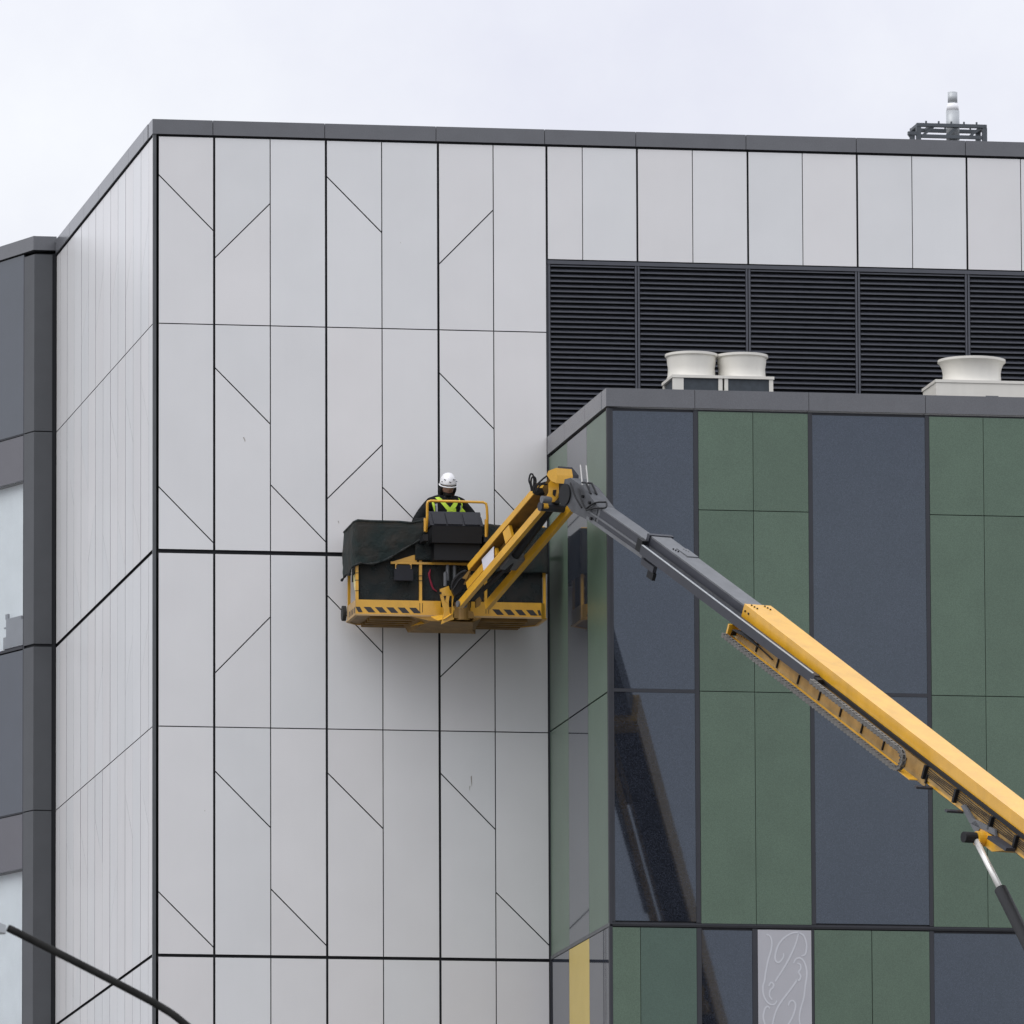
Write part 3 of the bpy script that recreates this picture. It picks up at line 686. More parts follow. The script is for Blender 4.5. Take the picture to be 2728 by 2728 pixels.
MB().tube([Jp(0.03,0.02,-0.04), Jp(0.03,-0.10,-0.04)], 0.04, 14).build('pivot_pin', BOOMG, jib)
# knuckle plates between jib and boom head
kn = empty('knuckle', jh, lift)
K = lambda px, py, Y=-3.95: at(1360+px*.15528, 1200+py*.15528, Y)
plate = [K(650,560), K(720,480), K(850,560), K(850,680), K(800,790), K(720,880), K(640,890), K(590,830), K(650,720)]
MB().prism(plate, -wL*0.03).build('side_plate', YEL, kn)
MB().prism([p-wL*0.32 for p in plate], -wL*0.03).build('side_plate', YEL, kn)
top = [K(620,420,-4.15), K(650,350,-4.15), K(780,300,-4.15), K(800,420,-4.15), K(780,560,-4.15), K(690,520,-4.15)]
MB().prism(top, -wL*0.22).build('top_lug', YEL, kn)
web = [K(470,640,-3.9), K(600,430,-4.0), K(700,500,-4.0), K(650,700,-3.9), K(560,830,-3.8)]
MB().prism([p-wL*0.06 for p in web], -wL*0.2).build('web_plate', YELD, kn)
MB().tube([K(860,680)-wL*(-0.02), K(860,680)-wL*0.30], 0.115, 24).build('drum', BLACK, kn)
MB().tube([K(560,840)+wL*0.02, K(560,840)-wL*0.1], 0.045, 16).build('pivot_pin', BOOMG, kn)
MB().prism([K(740,680,-3.97), K(790,675,-3.97), K(770,790,-3.97), K(735,760,-3.97)], wL*0.01).build('mark', BLACK, kn)
for q in ([(430,740),(440,640),(520,560),(620,470),(700,420),(770,400),(830,440)], [(450,720),(500,600),(600,560),(680,540),(760,470),(820,380),(850,330)], [(480,700),(560,590),(660,580),(720,520),(790,430)], [(400,700),(380,600),(355,520),(370,430),(395,405),(425,430),(440,520),(430,640)], [(420,700),(390,560),(400,480),(430,455),(465,480),(470,560),(450,640)]):
    MB().tube(cr([tuple(K(x, y, -3.9)+wL*0.03) for x, y in q], 5), 0.011, 8).build('hydraulic_hose', BLACK, kn)
MB().prism([K(395,640,-3.8), K(490,640,-3.8), K(520,720,-3.8), K(450,770,-3.8), K(390,740,-3.8)], -wL*0.08).build('hose_manifold', BLACK, kn)
MB().beam(K(790,380)-wL*0.02, K(900,520)-wL*0.02, wL, V((0,0,1)), -0.2, 0.0, -0.08, 0.08).build('swivel_block', BOOMGD, kn)

# ---- basket
BX0, BX1, BY0, BY1 = 2.36, 4.745, -1.05, -0.15
ZF, ZT, ZR = 19.485, 19.660, 20.625
bas = empty('basket', ((BX0+BX1)/2, (BY0+BY1)/2, ZF), lift)
ch = 0.07
def plan(off=0.0): 
    return [(BX0+off, BY0+off), (BX1-ch, BY0+off), (BX1-off, BY0+ch), (BX1-off, BY1-0.22), (BX1-0.22, BY1-off), (BX0+0.15, BY1-off), (BX0+off, BY1-0.22)]
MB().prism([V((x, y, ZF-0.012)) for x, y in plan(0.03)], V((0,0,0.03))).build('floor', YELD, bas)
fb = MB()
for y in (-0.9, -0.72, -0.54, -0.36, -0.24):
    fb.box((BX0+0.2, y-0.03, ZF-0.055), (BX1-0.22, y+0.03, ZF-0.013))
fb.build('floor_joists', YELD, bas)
P_ = plan(0.0); Pi = plan(0.012)
for i in range(len(P_)):
    j = (i+1) % len(P_)
    if i == 0:   # front: notch for the mount in the middle
        MB().box((BX0, BY0, ZF), (3.42, BY0+0.012, ZT)).build('toe_board', YEL, bas)
        MB().box((3.80, BY0, ZF), (BX1-ch, BY0+0.012, ZT)).build('toe_board', YEL, bas)
        MB().box((3.42, BY0+0.001, ZF), (3.80, BY0+0.013, ZF+0.10)).build('toe_board', YEL, bas)
        continue
    p = [P_[i], P_[j], Pi[j], Pi[i]]
    MB().prism([V((x, y, ZF)) for x, y in p], V((0,0,ZT-ZF))).build('toe_board', TAN if i in (5, 6) else YEL, bas)
# bottom lip
for i in range(len(P_)):
    j = (i+1) % len(P_)
    po = plan(-0.012); p = [po[i], po[j], plan(0.03)[j], plan(0.03)[i]]
    MB().prism([V((x, y, ZF-0.022)) for x, y in p], V((0,0,0.020))).build('bottom_lip', TAN if i in (0, 5, 6) else YEL, bas)
# hazard chevrons, thin printed strips
BLK = mat('hazard_black', (0.03, 0.028, 0.028), 0.6, var=0.1)
def chev(x, z0=ZF+0.018, z1=ZF+0.085, w=0.088, sl=0.062, wend=None):
    MB().prism([V((x+sl, BY0-0.0025, z0)), V((x+sl+w, BY0-0.0025, z0)), V((x+w, BY0-0.0025, z1)), V((x, BY0-0.0025, z1))], V((0,0.002,0))).build('hazard_stripe', BLK, bas)
for k in range(6): chev(BX0+(-0.002 if k == 0 else 0.098+0.1415*(k-1)), w=0.055 if k == 0 else 0.088, sl=0.035 if k == 0 else 0.062)
for k in range(5): chev(4.062+0.1405*k, w=0.085 if k < 4 else 0.035, sl=0.06 if k < 4 else 0.02)
for k in range(4):
    y = BY0+0.05+0.13*k
    MB().prism([V((BX0-0.0025, y+0.03, ZF+0.018)), V((BX0-0.0025, y+0.08, ZF+0.018)), V((BX0-0.0025, y+0.05, ZF+0.085)), V((BX0-0.0025, y, ZF+0.085))], V((0.002,0,0))).build('hazard_stripe', BLK, bas)
for x in (BX0+0.815, 4.0):
    for dx in (-0.017, 0.017): MB().box((x+dx-0.003, BY0-0.003, ZF+0.03), (x+dx+0.003, BY0-0.0005, ZT-0.03)).build('post_bolt_slot', BLACK, bas)
# posts and rails
posts = [(BX0+0.02, BY0+0.025), (3.172, BY0+0.03), (3.985, BY0+0.03), (BX1-0.02, BY0+ch), (BX1-0.02, BY1-0.24), (BX0+0.16, BY1-0.02), (BX0+0.02, BY1-0.26), (3.55, BY1-0.02), (4.45, BY1-0.02)]
for x, y in posts:
    MB().box((x-0.0175, y-0.0175, ZF), (x+0.0175, y+0.0175, ZR-0.02)).build('post', YEL, bas)
rl = [posts[0], posts[1], posts[2], posts[3], posts[4], posts[8], posts[7], posts[5], posts[6], posts[0]]
MB().tube([(x, y, ZR-0.02) for x, y in rl], 0.018, 8).build('top_rail', YEL, bas)
MB().box((2.80, BY0+0.005, 20.112), (4.0, BY0+0.03, 20.140)).build('mid_rail', YEL, bas)
MB().box((2.80, BY1-0.03, 20.112), (4.6, BY1-0.005, 20.140)).build('mid_rail', YEL, bas)
MB().prism([V((2.83, BY0+0.012, 20.142)), V((3.125, BY0+0.012, 20.142)), V((3.125, BY0+0.012, 20.225)), V((3.09, BY0+0.012, 20.228))], V((0,0.012,0))).build('corner_gusset', YEL, bas)
for x in (2.865, 3.045):
    MB().box((x-0.012, BY0-0.004, 20.05), (x+0.012, BY0+0.002, 20.111)).build('pouch_strap', YEL, bas)
    MB().tube([(x, BY0-0.006, 20.056), (x, BY0-0.004, 20.056)], 0.008, 8).build('rivet', HELM, bas)
MB().box((2.835, BY0-0.05, 19.90), (3.07, BY0+0.0, 20.035)).build('document_pouch', CONS, bas)
MB().box((2.865, BY0-0.03, 20.037), (3.045, BY0-0.002, 20.095)).build('document_pouch', CONS, bas)
# cable ties on the posts
for x, zs_ in ((BX0+0.02, (19.99, 19.90, 19.77)), (3.172, (19.97, 19.91))):
    for z in zs_: MB().box((x-0.02, BY0+0.004, z-0.004), (x+0.02, BY0+0.045, z+0.004)).build('cable_tie', BLACK, bas)
# buffer wheel at the end
MB().tube([(BX0-0.005, -0.30, ZF+0.1), (BX0-0.05, -0.30, ZF+0.1)], 0.095, 20).build('buffer_wheel', RUBBER, bas)
# control console
con = empty('control_console', (3.57, -1.2, 20.45), bas)
cx0, cx1 = 3.245, 3.905
lid = MB().prism([V((cx0, -1.36, 20.555)), V((cx0, -1.10, 20.765)), V((cx0, -1.03, 20.770)), V((cx0, -1.03, 20.555))], V((cx1-cx0, 0, 0))).build('console_lid', CONS, con)
for xa, xb in ((cx0+0.045, cx0+0.20), (cx0+0.215, cx0+0.40), (cx0+0.43, cx1-0.04)):
    MB().prism([V((xa, -1.352, 20.567)), V((xa, -1.135, 20.742)), V((xa, -1.141, 20.749)), V((xa, -1.358, 20.574))], V((xb-xa, 0, 0))).build('lid_rib', CONS, lid)
MB().box((cx0+0.25, -1.150, 20.722), (cx0+0.40, -1.128, 20.742)).build('lid_handle', BLACK, lid)
MB().prism([V((cx0+0.02, -1.33, 20.345)), V((cx0+0.02, -1.36, 20.55)), V((cx0+0.02, -1.03, 20.55)), V((cx0+0.02, -1.03, 20.345))], V((cx1-cx0-0.04, 0, 0))).build('console_box', BLACK, con)
MB().box((cx0+0.06, -1.27, 20.14), (cx1-0.03, -1.03, 20.343)).build('valve_box', BLACK, con)
MB().box((cx1-0.005, -1.2, 20.60), (cx1+0.004, -1.17, 20.72)).build('gauge_strip', HELM, con)
gy = -1.40
gp = [(3.19, gy+0.05, 20.47), (3.197, gy, 20.66), (3.192, gy-0.03, 20.80), (3.20, gy-0.03, 20.835), (3.235, gy-0.03, 20.846), (3.56, gy-0.03, 20.846), (3.89, gy-0.03, 20.842), (3.925, gy-0.03, 20.825), (3.935, gy-0.03, 20.77), (3.945, gy, 20.65), (3.945, gy+0.05, 20.40)]
MB().tube(gp, 0.0165, 10).build('guard_hoop', YEL, con, True)
for x in (3.172, 3.930):
    MB().box((x-0.012, gy+0.02, 20.42 if x > 3.5 else 20.475), (x+0.008, gy+0.05, 20.64)).build('guard_strut', YEL, con)
    MB().box((x-0.02, gy+0.03, 20.36), (x+0.04, -1.03, 20.44)).build('guard_mount', BLACK, con)
# mount bracket and rotator
mt = empty('basket_mount', (3.5, -1.25, 19.45), bas)
def CC(x, y, Y=-1.30): return at(1160+x*.15528, 1420+y*.15528, Y)
outer = [CC(90,950), CC(235,900), CC(245,965), CC(320,1030), CC(300,1250), CC(335,1290), CC(318,1480), CC(250,1495), CC(95,1560), CC(150,1350), CC(90,1150)]
# plate built as a frame around two openings
MB().prism([CC(80,960), CC(230,905), CC(245,970), CC(318,1030), CC(312,1075), CC(85,1075)], V((0,0.03,0))).build('mount_plate', YEL, mt)
MB().prism([CC(85,1076), CC(140,1076), CC(160,1170), CC(230,1230), CC(235,1300), CC(250,1385), CC(318,1385), CC(318,1480), CC(250,1500), CC(95,1565), CC(150,1350)], V((0,0.03,0))).build('mount_plate', YEL, mt)
MB().prism([CC(190,1076), CC(245,1076), CC(228,1180), CC(232,1228), CC(170,1168)], V((0,0.03,0))).build('mount_plate', YEL, mt)
MB().prism([CC(285,1076), CC(318,1076), CC(300,1200), CC(300,1260), CC(335,1300), CC(320,1384), CC(280,1384)], V((0,0.03,0))).build('mount_plate', YEL, mt)
MB().tube([CC(90,1010,-1.33), CC(90,1050,-1.33)], 0.012, 8).build('shackle', BLACK, mt)
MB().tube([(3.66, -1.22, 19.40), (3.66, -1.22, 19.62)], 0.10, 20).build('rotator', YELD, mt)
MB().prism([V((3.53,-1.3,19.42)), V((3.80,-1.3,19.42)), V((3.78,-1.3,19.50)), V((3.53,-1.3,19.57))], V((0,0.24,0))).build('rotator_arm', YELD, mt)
# wedge support under the floor
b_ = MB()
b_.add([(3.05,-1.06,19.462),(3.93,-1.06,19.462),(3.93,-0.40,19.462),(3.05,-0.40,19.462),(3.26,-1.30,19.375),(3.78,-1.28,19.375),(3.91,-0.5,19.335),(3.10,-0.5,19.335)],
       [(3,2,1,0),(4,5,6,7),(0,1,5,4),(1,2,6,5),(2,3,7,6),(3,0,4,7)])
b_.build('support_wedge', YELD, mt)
MB().prism([V((3.07,-0.9,19.36)), V((3.42,-1.33,19.40)), V((3.52,-1.33,19.47)), V((3.30,-1.06,19.47))], V((0,0.03,0))).build('support_rib', YEL, mt)
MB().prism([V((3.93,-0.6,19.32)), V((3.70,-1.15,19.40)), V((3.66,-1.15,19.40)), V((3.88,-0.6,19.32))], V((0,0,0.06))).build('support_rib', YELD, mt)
for i, (x, z0, z1) in enumerate(((3.455, 19.83, 19.99), (3.487, 19.90, 20.08), (3.577, 19.92, 20.08))):
    b = MB().tube([(x, -1.18+0.02*i, z0), (x, -1.18+0.02*i, z1)], 0.022, 10); b.tube([(x, -1.18+0.02*i, z1), (x, -1.18+0.02*i, z1+0.018)], [0.022, 0.008], 10)
    b.build('valve_lever', BOOMG, mt)
cyl = MB().prism([CC(290,800,-1.45), CC(360,720,-1.45), CC(470,640,-1.45), CC(530,640,-1.45), CC(540,800,-1.45), CC(440,1000,-1.45), CC(340,1080,-1.45), CC(285,980,-1.45)], V((0.02,0.2,0)))
cyl.build('hose_cover', BLACK, mt)
for q in ([(280,950),(290,850),(340,760),(430,680),(520,640)], [(300,980),(350,900),(400,820),(470,760)], [(280,900),(330,800),(420,700),(540,650)]):
    MB().tube(cr([tuple(CC(x, y, -1.5)) for x, y in q], 5), 0.012, 8).build('hydraulic_hose', BLACK, mt)
MB().prism([CC(460,770,-1.55), CC(560,650,-1.55), CC(600,650,-1.55), CC(530,800,-1.55)], V((0.02,0.06,0))).build('lower_jaw', YELD, mt)
MB().prism([CC(480,880,-1.5), CC(560,700,-1.5), CC(620,720,-1.5), CC(540,880,-1.5)], V((0.02,0.06,0))).build('lower_jaw', YELD, mt)
MB().prism([CC(700,1140,-1.35), CC(760,1090,-1.35), CC(790,1150,-1.35), CC(770,1240,-1.35), CC(700,1270,-1.35)], V((0,0.1,0))).build('lower_jaw', YELD, mt)
rs = [at(900+x*.15528, 1380+y*.15528, -1.02) for x, y in ((1590,880),(1565,960),(1580,1050),(1610,1150),(1640,1220),(1700,1260))]
MB().tube(rs, [0.006,0.016,0.010,0.013,0.010,0.006], 8).build('red_strap', RED, mt)

# ---- lift cylinder, riser, chassis (mostly outside the frame)
pl_ = empty('lift_cylinder', pin, lift)
MB().tube([pin+wL*0.30, pin-wL*0.34], 0.062, 18).build('cylinder_pin', BLACK, pl_)
MB().tube([pin+wL*0.14+d3*0.02, pin-wL*0.30+d3*0.02], 0.085, 18).build('pin_boss', YEL, pl_)
MB().prism([pin+wL*0.05-h3*0.06-d3*0.10, pin+wL*0.05-h3*0.06+d3*0.25, pin+wL*0.05+h3*0.10+d3*0.6, pin+wL*0.05+h3*0.10-d3*0.15], -wL*0.35).build('pin_lug', YEL, pl_)
MB().prism([S(5.35,0.03,-0.33), S(5.6,0.03,-0.43), S(6.15,0.03,-0.36), S(6.1,0.03,-0.30), S(5.65,0.03,-0.36), S(5.4,0.03,-0.29)], wL*0.03).build('stay_plate', BOOMG, pl_)
MB().prism([S(5.62,0.03,-0.44), S(5.70,0.03,-0.36), S(5.82,0.03,-0.40), S(5.78,0.03,-0.50)], wL*0.03).build('stay_plate', BOOMG, pl_)
MB().beam(S(6.15,0,0), S(6.55,0,0.02), wL, h3, 0.03, 0.16, -0.40, -0.36).build('stay_plate', BOOMGD, pl_)
cdn = (dh*1.195 - V((0,0,1.447))).normalized()
pr = pin + wL*0.15
MB().tube([pr, pr+cdn*0.85], 0.036, 14).build('rod', CHROME, pl_, True)
MB().tube([pr+cdn*0.82, pr+cdn*6.4], 0.072, 16).build('barrel', BLACK, pl_, True)
MB().tube([pr+cdn*2.0+wL*0.08, pr+cdn*2.1+wL*0.10, pr+cdn*2.4+wL*0.09], 0.02, 8).build('hose_fitting', GALV, pl_)
rtop = S(11.5, -W3/2, -H3B/2); rbot = V((base.x, base.y, 1.9))
dr = (rbot-rtop).normalized()
MB().beam(rtop, rbot, wL, dr.cross(wL).normalized(), -0.3, 0.3, -0.28, 0.28).build('riser', YEL, lift)
MB().tube([rtop+wL*0.4, rtop-wL*0.4], 0.2, 20).build('riser_pivot', BOOMGD, lift)
tb = base
MB().box((tb.x-1.2, tb.y-1.6, 1.15), (tb.x+1.2, tb.y+1.6, 2.3)).build('turntable', YEL, lift)
MB().box((tb.x-1.1, tb.y-2.6, 0.55), (tb.x+1.1, tb.y+2.6, 1.149)).build('chassis', BOOMGD, lift)
for sx in (-1.35, 1.35):
    for sy in (-2.0, 2.0):
        w_ = MB().tube([(tb.x+sx-0.22, tb.y+sy, 0.6), (tb.x+sx+0.22, tb.y+sy, 0.6)], 0.6, 28).build('wheel', RUBBER, lift)
        MB().tube([(tb.x+sx-0.23, tb.y+sy, 0.6), (tb.x+sx+0.23, tb.y+sy, 0.6)], 0.32, 20).build('rim', YEL, w_)

# ------------------------------------------------------------------ netting on the basket
net = empty('debris_netting', ((BX0+BX1)/2, -0.6, 19.7)); tag(net, 'dark green debris netting tied around the yellow basket rails', 'netting')
def sheet(name, fn, nu, nv, m, th=0.006):
    b = MB(); vs_ = []
    for i in range(nu+1):
        for j in range(nv+1): vs_.append(fn(i/nu, j/nv))
    fs = [(i*(nv+1)+j, (i+1)*(nv+1)+j, (i+1)*(nv+1)+j+1, i*(nv+1)+j+1) for i in range(nu) for j in range(nv)]
    b.add(vs_, fs); o = b.build(name, m, net, True)
    md = o.modifiers.new('thickness', 'SOLIDIFY'); md.thickness = th
    return o
def lerp(a, b, t): return a+(b-a)*t
def pwl(P, x):
    if x <= P[0][0]: return P[0][1]
    for (a, b), (c, d) in zip(P, P[1:]):
        if x <= c: return b+(d-b)*(x-a)/(c-a)
    return P[-1][1]
from mathutils import noise as mnoise
def nz(p, s=6.0): return mnoise.noise(V(p)*s)
# inner net behind the posts, front
def f_in(u, v):
    x = lerp(BX0+0.045, BX1-0.05, u); z = lerp(19.64, 20.58, v)
    return V((x, BY0+0.055+0.012*nz((x, 0, z), 7), z))
sheet('inner_net', f_in, 60, 24, NET)
def f_inr(u, v):
    y = lerp(BY0+0.09, BY1-0.05, u); z = lerp(19.62, 20.60, v)
    return V((BX1-0.045+0.01*nz((1, y, z), 7), y, z))
sheet('inner_net', f_inr, 20, 20, NET)
def f_inb(u, v):
    x = lerp(BX0+0.30, BX1-0.2, u); z = lerp(19.62, 20.60, v)
    return V((x, BY1-0.06+0.01*nz((x, 2, z), 7), z))
sheet('inner_net', f_inb, 40, 20, NET)
# upper drape over the left half (front, wrapping round the end)
hem = [(-0.75,20.00),(-0.45,20.03),(-0.16,19.985),(-0.08,20.03),(0.0,20.07),(0.06,20.105),(0.16,20.095),(0.24,20.10),(0.33,20.13),(0.42,20.165),(0.55,20.25),(0.68,20.33),(0.80,20.40),(0.90,20.44)]
tp = [(-0.85,20.60),(-0.25,20.615),(0.0,20.625),(0.03,20.64),(0.2,20.632),(0.55,20.632),(0.70,20.62),(0.80,20.64),(0.90,20.66)]
def path_pt(s):
    # s<0 runs back along the left end, s>0 runs along the front
    r = 0.05
    if s < -r: return V((BX0-0.015, BY0-0.015-s, 0)), V((-1,0,0))
    if s > r: return V((BX0-0.015+s, BY0-0.015, 0)), V((0,-1,0))
    a = (s+r)/(2*r)*math.pi/2
    c0 = V((BX0-0.015+r, BY0-0.015+r, 0)); dirn = V((-math.cos(a), -math.sin(a), 0))
    return c0+dirn*r, dirn
def f_dr(u, v):
    s = lerp(-0.80, 0.88, u); p, n = path_pt(s)
    z = lerp(pwl(hem, s), pwl(tp, s), v)
    bul = 0.018*math.sin(math.pi*v) + 0.016*nz((s, 3, z), 5)*(1-v*0.7) + 0.010*nz((s, 9, z), 14)*(1-v*0.8) + 0.022*(1-v)**4
    return p + n*(0.004+max(bul, -0.003)) + V((0, 0, z))
sheet('net_drape', f_dr, 90, 30, NETT)
def f_roll(s):
    p, n = path_pt(s); return p+n*0.035+V((0,0,pwl(hem, s)))
MB().tube([f_roll(lerp(-0.8, 0.88, t/60)) for t in range(61)], [0.012+0.006*math.sin(t*0.9)+0.004*math.sin(t*2.3) for t in range(61)], 8).build('net_hem', NET, net, True)
MB().tube([tuple(path_pt(lerp(-0.8, 0.88, t/60))[0]+V((0,0,pwl(tp, lerp(-0.8,0.88,t/60)))) ) for t in range(61)], 0.016, 8).build('net_hem', NETT, net, True)
# cover over the right half
def f_rt(u, v):
    x = lerp(3.93, BX1+0.012, u)
    zt_ = pwl([(3.93,20.60),(4.0,20.635),(4.1,20.62),(4.25,20.61),(4.75,20.60)], x)
    z = lerp(pwl([(3.93,20.05),(4.2,20.02),(4.75,20.03)], x), zt_, v)
    return V((x, BY0-0.012-0.02*math.sin(math.pi*v)-0.012*nz((x, 5, z), 5)-0.02*(1-v)**3, z))
sheet('net_cover', f_rt, 40, 24, NETT)
def f_rt2(u, v):
    y = lerp(BY0-0.01, BY1, u); z = lerp(20.03, 20.60, v)
    return V((BX1+0.012+0.012*math.sin(math.pi*v)+0.01*nz((2, y, z), 6), y, z))
sheet('net_cover', f_rt2, 20, 18, NETT)
def f_bk(u, v):
    x = lerp(BX0+0.1, BX1, u); z = lerp(20.0, 20.63, v)
    return V((x, BY1+0.015+0.01*nz((x, 8, z), 6), z))
sheet('net_cover', f_bk, 30, 14, NETT)
# bunch behind the console
def f_mid(u, v):
    x = lerp(3.10, 3.98, u); z = lerp(20.16, 20.62, v)
    return V((x, BY0-0.02-0.02*nz((x, 4, z), 8), z))
sheet('net_cover', f_mid, 30, 16, NET)
rag = MB().prism([V((BX0+0.012, -0.90, 19.99)), V((BX0+0.012, -0.78, 19.99)), V((BX0+0.016, -0.82, 19.85)), V((BX0+0.02, -0.90, 19.76)), V((BX0+0.016, -0.94, 19.82))], V((0.008,0,0))).build('rag', CLOTH); tag(rag, 'pale yellow rag hanging inside the open end of the basket', 'rag')

# ------------------------------------------------------------------ worker
wk = empty('person', (3.57, -0.58, ZF+0.018)); tag(wk, 'person in white helmet and black jacket with lime vest at the basket controls', 'person')
def skin_object(name, nodes, edges, m, sub=2):
    """nodes: list of (x,y,z,r) or (x,y,z,rx,ry)"""
    bm = bmesh.new(); lay = bm.verts.layers.skin.verify(); o0 = wloc(wk)
    bv = []
    for i, nd in enumerate(nodes):
        v = bm.verts.new(V(nd[:3])-o0); rx = nd[3]; ry = nd[4] if len(nd) > 4 else nd[3]
        v[lay].radius = (rx, ry); v[lay].use_root = (i == 0); bv.append(v)
    for a, b in edges: bm.edges.new((bv[a], bv[b]))
    me = bpy.data.meshes.new(name); bm.to_mesh(me); bm.free(); me.materials.append(m)
    ob = bpy.data.objects.new(name, me); col.objects.link(ob); ob.parent = wk
    s = ob.modifiers.new('skin', 'SKIN'); s.use_smooth_shade = True
    ss = ob.modifiers.new('subdivision', 'SUBSURF'); ss.levels = sub; ss.render_levels = sub
    return ob
cx, cy, z0 = 3.57, -0.56, ZF+0.018
# body (skin): whole figure in one mesh, leaning a little forward over the controls
nod = []; edg = []
def nd(*a): nod.append(a); return len(nod)-1
def ln(a, b): edg.append((a, b)); return b
pel = nd(cx, cy+0.05, z0+0.93, 0.14, 0.11)
wai = ln(pel, nd(cx, cy+0.04, z0+1.10, 0.135, 0.10)); che = ln(wai, nd(cx, cy+0.01, z0+1.32, 0.155, 0.11)); shc = ln(che, nd(cx, cy-0.01, z0+1.46, 0.10, 0.08))
nek = ln(shc, nd(cx+0.005, cy-0.03, z0+1.53, 0.055)); hd0 = ln(nek, nd(cx+0.01, cy-0.06, z0+1.60, 0.06))
hands = {}
for s in (-1, 1):
    sh = ln(shc, nd(cx+s*0.17, cy, z0+1.44, 0.07)); el = ln(sh, nd(cx+s*0.40, cy-0.06, z0+1.18, 0.052)); wr = ln(el, nd(cx+s*0.22, cy-0.36, z0+1.20, 0.032)); pm = ln(wr, nd(cx+s*0.20, cy-0.43, z0+1.20, 0.034, 0.018))
    hip = ln(pel, nd(cx+s*0.10, cy+0.06, z0+0.86, 0.095)); kn_ = ln(hip, nd(cx+s*0.12, cy+0.03, z0+0.48, 0.06)); an = ln(kn_, nd(cx+s*0.13, cy+0.08, z0+0.10, 0.045)); to = ln(an, nd(cx+s*0.14, cy-0.08, z0+0.04, 0.038))
    for k in range(4):
        o_ = (k-1.5)*0.019; L_ = (0.042, 0.048, 0.045, 0.036)[k]
        f1 = ln(pm, nd(cx+s*0.20+o_, cy-0.475, z0+1.203, 0.0095)); f2_ = ln(f1, nd(cx+s*0.20+o_, cy-0.475-L_*0.8, z0+1.19, 0.0085)); f3 = ln(f2_, nd(cx+s*0.20+o_, cy-0.475-L_, z0+1.165, 0.008))
    t1 = ln(pm, nd(cx+s*0.165, cy-0.435, z0+1.19, 0.011)); t2 = ln(t1, nd(cx+s*0.15, cy-0.47, z0+1.18, 0.009))
skin_object('body', nod, edg, SKIN, 2)
# jacket
J_n = [(cx, cy+0.05, z0+0.86, 0.19, 0.15), (cx, cy+0.04, z0+1.08, 0.19, 0.145), (cx, cy+0.01, z0+1.32, 0.20, 0.15), (cx, cy, z0+1.455, 0.15, 0.112), (cx+0.005, cy-0.025, z0+1.555, 0.098, 0.092)]
J_e = [(0,1),(1,2),(2,3),(3,4)]
for s in (-1, 1):
    b0 = len(J_n); J_n += [(cx+s*0.19, cy, z0+1.435, 0.085), (cx+s*0.275, cy-0.01, z0+1.335, 0.083), (cx+s*0.39, cy-0.06, z0+1.175, 0.072), (cx+s*0.32, cy-0.22, z0+1.17, 0.064), (cx+s*0.235, cy-0.34, z0+1.20, 0.048)]
    J_e += [(3, b0), (b0, b0+1), (b0+1, b0+2), (b0+2, b0+3), (b0+3, b0+4)]
jk = skin_object('jacket', J_n, J_e, JACKET, 2)
T_n = [(cx, cy+0.05, z0+0.92, 0.165, 0.135)]; T_e = []
for s in (-1, 1):
    b0 = len(T_n); T_n += [(cx+s*0.105, cy+0.06, z0+0.80, 0.105), (cx+s*0.12, cy+0.03, z0+0.48, 0.08), (cx+s*0.13, cy+0.08, z0+0.10, 0.072)]; T_e += [(0, b0), (b0, b0+1), (b0+1, b0+2)]
skin_object('trousers', T_n, T_e, TROU, 2)
for s in (-1, 1):
    MB().tube([(cx+s*0.13, cy+0.12, z0+0.05), (cx+s*0.135, cy+0.02, z0+0.055), (cx+s*0.14, cy-0.08, z0+0.045), (cx+s*0.142, cy-0.13, z0+0.04)], [0.045, 0.05, 0.045, 0.03], 12).build('boot', BLACK, wk, True)
# head
hc = V((cx+0.012, cy-0.09, z0+1.635))
bm = bmesh.new(); bmesh.ops.create_uvsphere(bm, u_segments=32, v_segments=24, radius=1.0)
for v in bm.verts:
    p = v.co.copy(); x, y, z = p
    sx, sy, sz = 0.076, 0.098, 0.118
    if z < 0: sx *= 1-0.28*(-z)**1.5; 
    q = V((x*sx, y*sy, z*sz))
    if y < 0:
        q.y += 0.012*(-y)*max(0, 1-abs(z)*1.2)*0.3                       # flatten face plane
        q.y -= 0.024*math.exp(-(x/0.16)**2)*math.exp(-((z+0.12)/0.17)**2)   # nose
        q.y -= 0.010*math.exp(-((z-0.18)/0.10)**2)*math.exp(-(x/0.75)**2)   # brow
        for sgn in (-1, 1): q.y += 0.012*math.exp(-((x-sgn*0.42)/0.16)**2-((z-0.03)/0.09)**2)   # eye sockets
        q.y -= 0.008*math.exp(-(x/0.28)**2-((z+0.45)/0.07)**2)              # lips
        q.y -= 0.010*math.exp(-(x/0.35)**2-((z+0.78)/0.16)**2)              # chin
    for sgn in (-1, 1): q.x += sgn*0.014*math.exp(-((x-sgn)/0.12)**2-((y-0.1)/0.14)**2-((z+0.05)/0.25)**2)  # ears
    v.co = q
rotX = Matrix.Rotation(R(20), 3, 'X')       # looking down at the controls
for v in bm.verts: v.co = rotX @ v.co
hm = bpy.data.meshes.new('head'); bm.to_mesh(hm); bm.free(); hm.polygons.foreach_set('use_smooth', [True]*len(hm.polygons)); hm.materials.append(SKIN)
ho = bpy.data.objects.new('head', hm); col.objects.link(ho); place(ho, hc, wk)
def hp(x, y, z): return hc + rotX @ V((x, y, z))
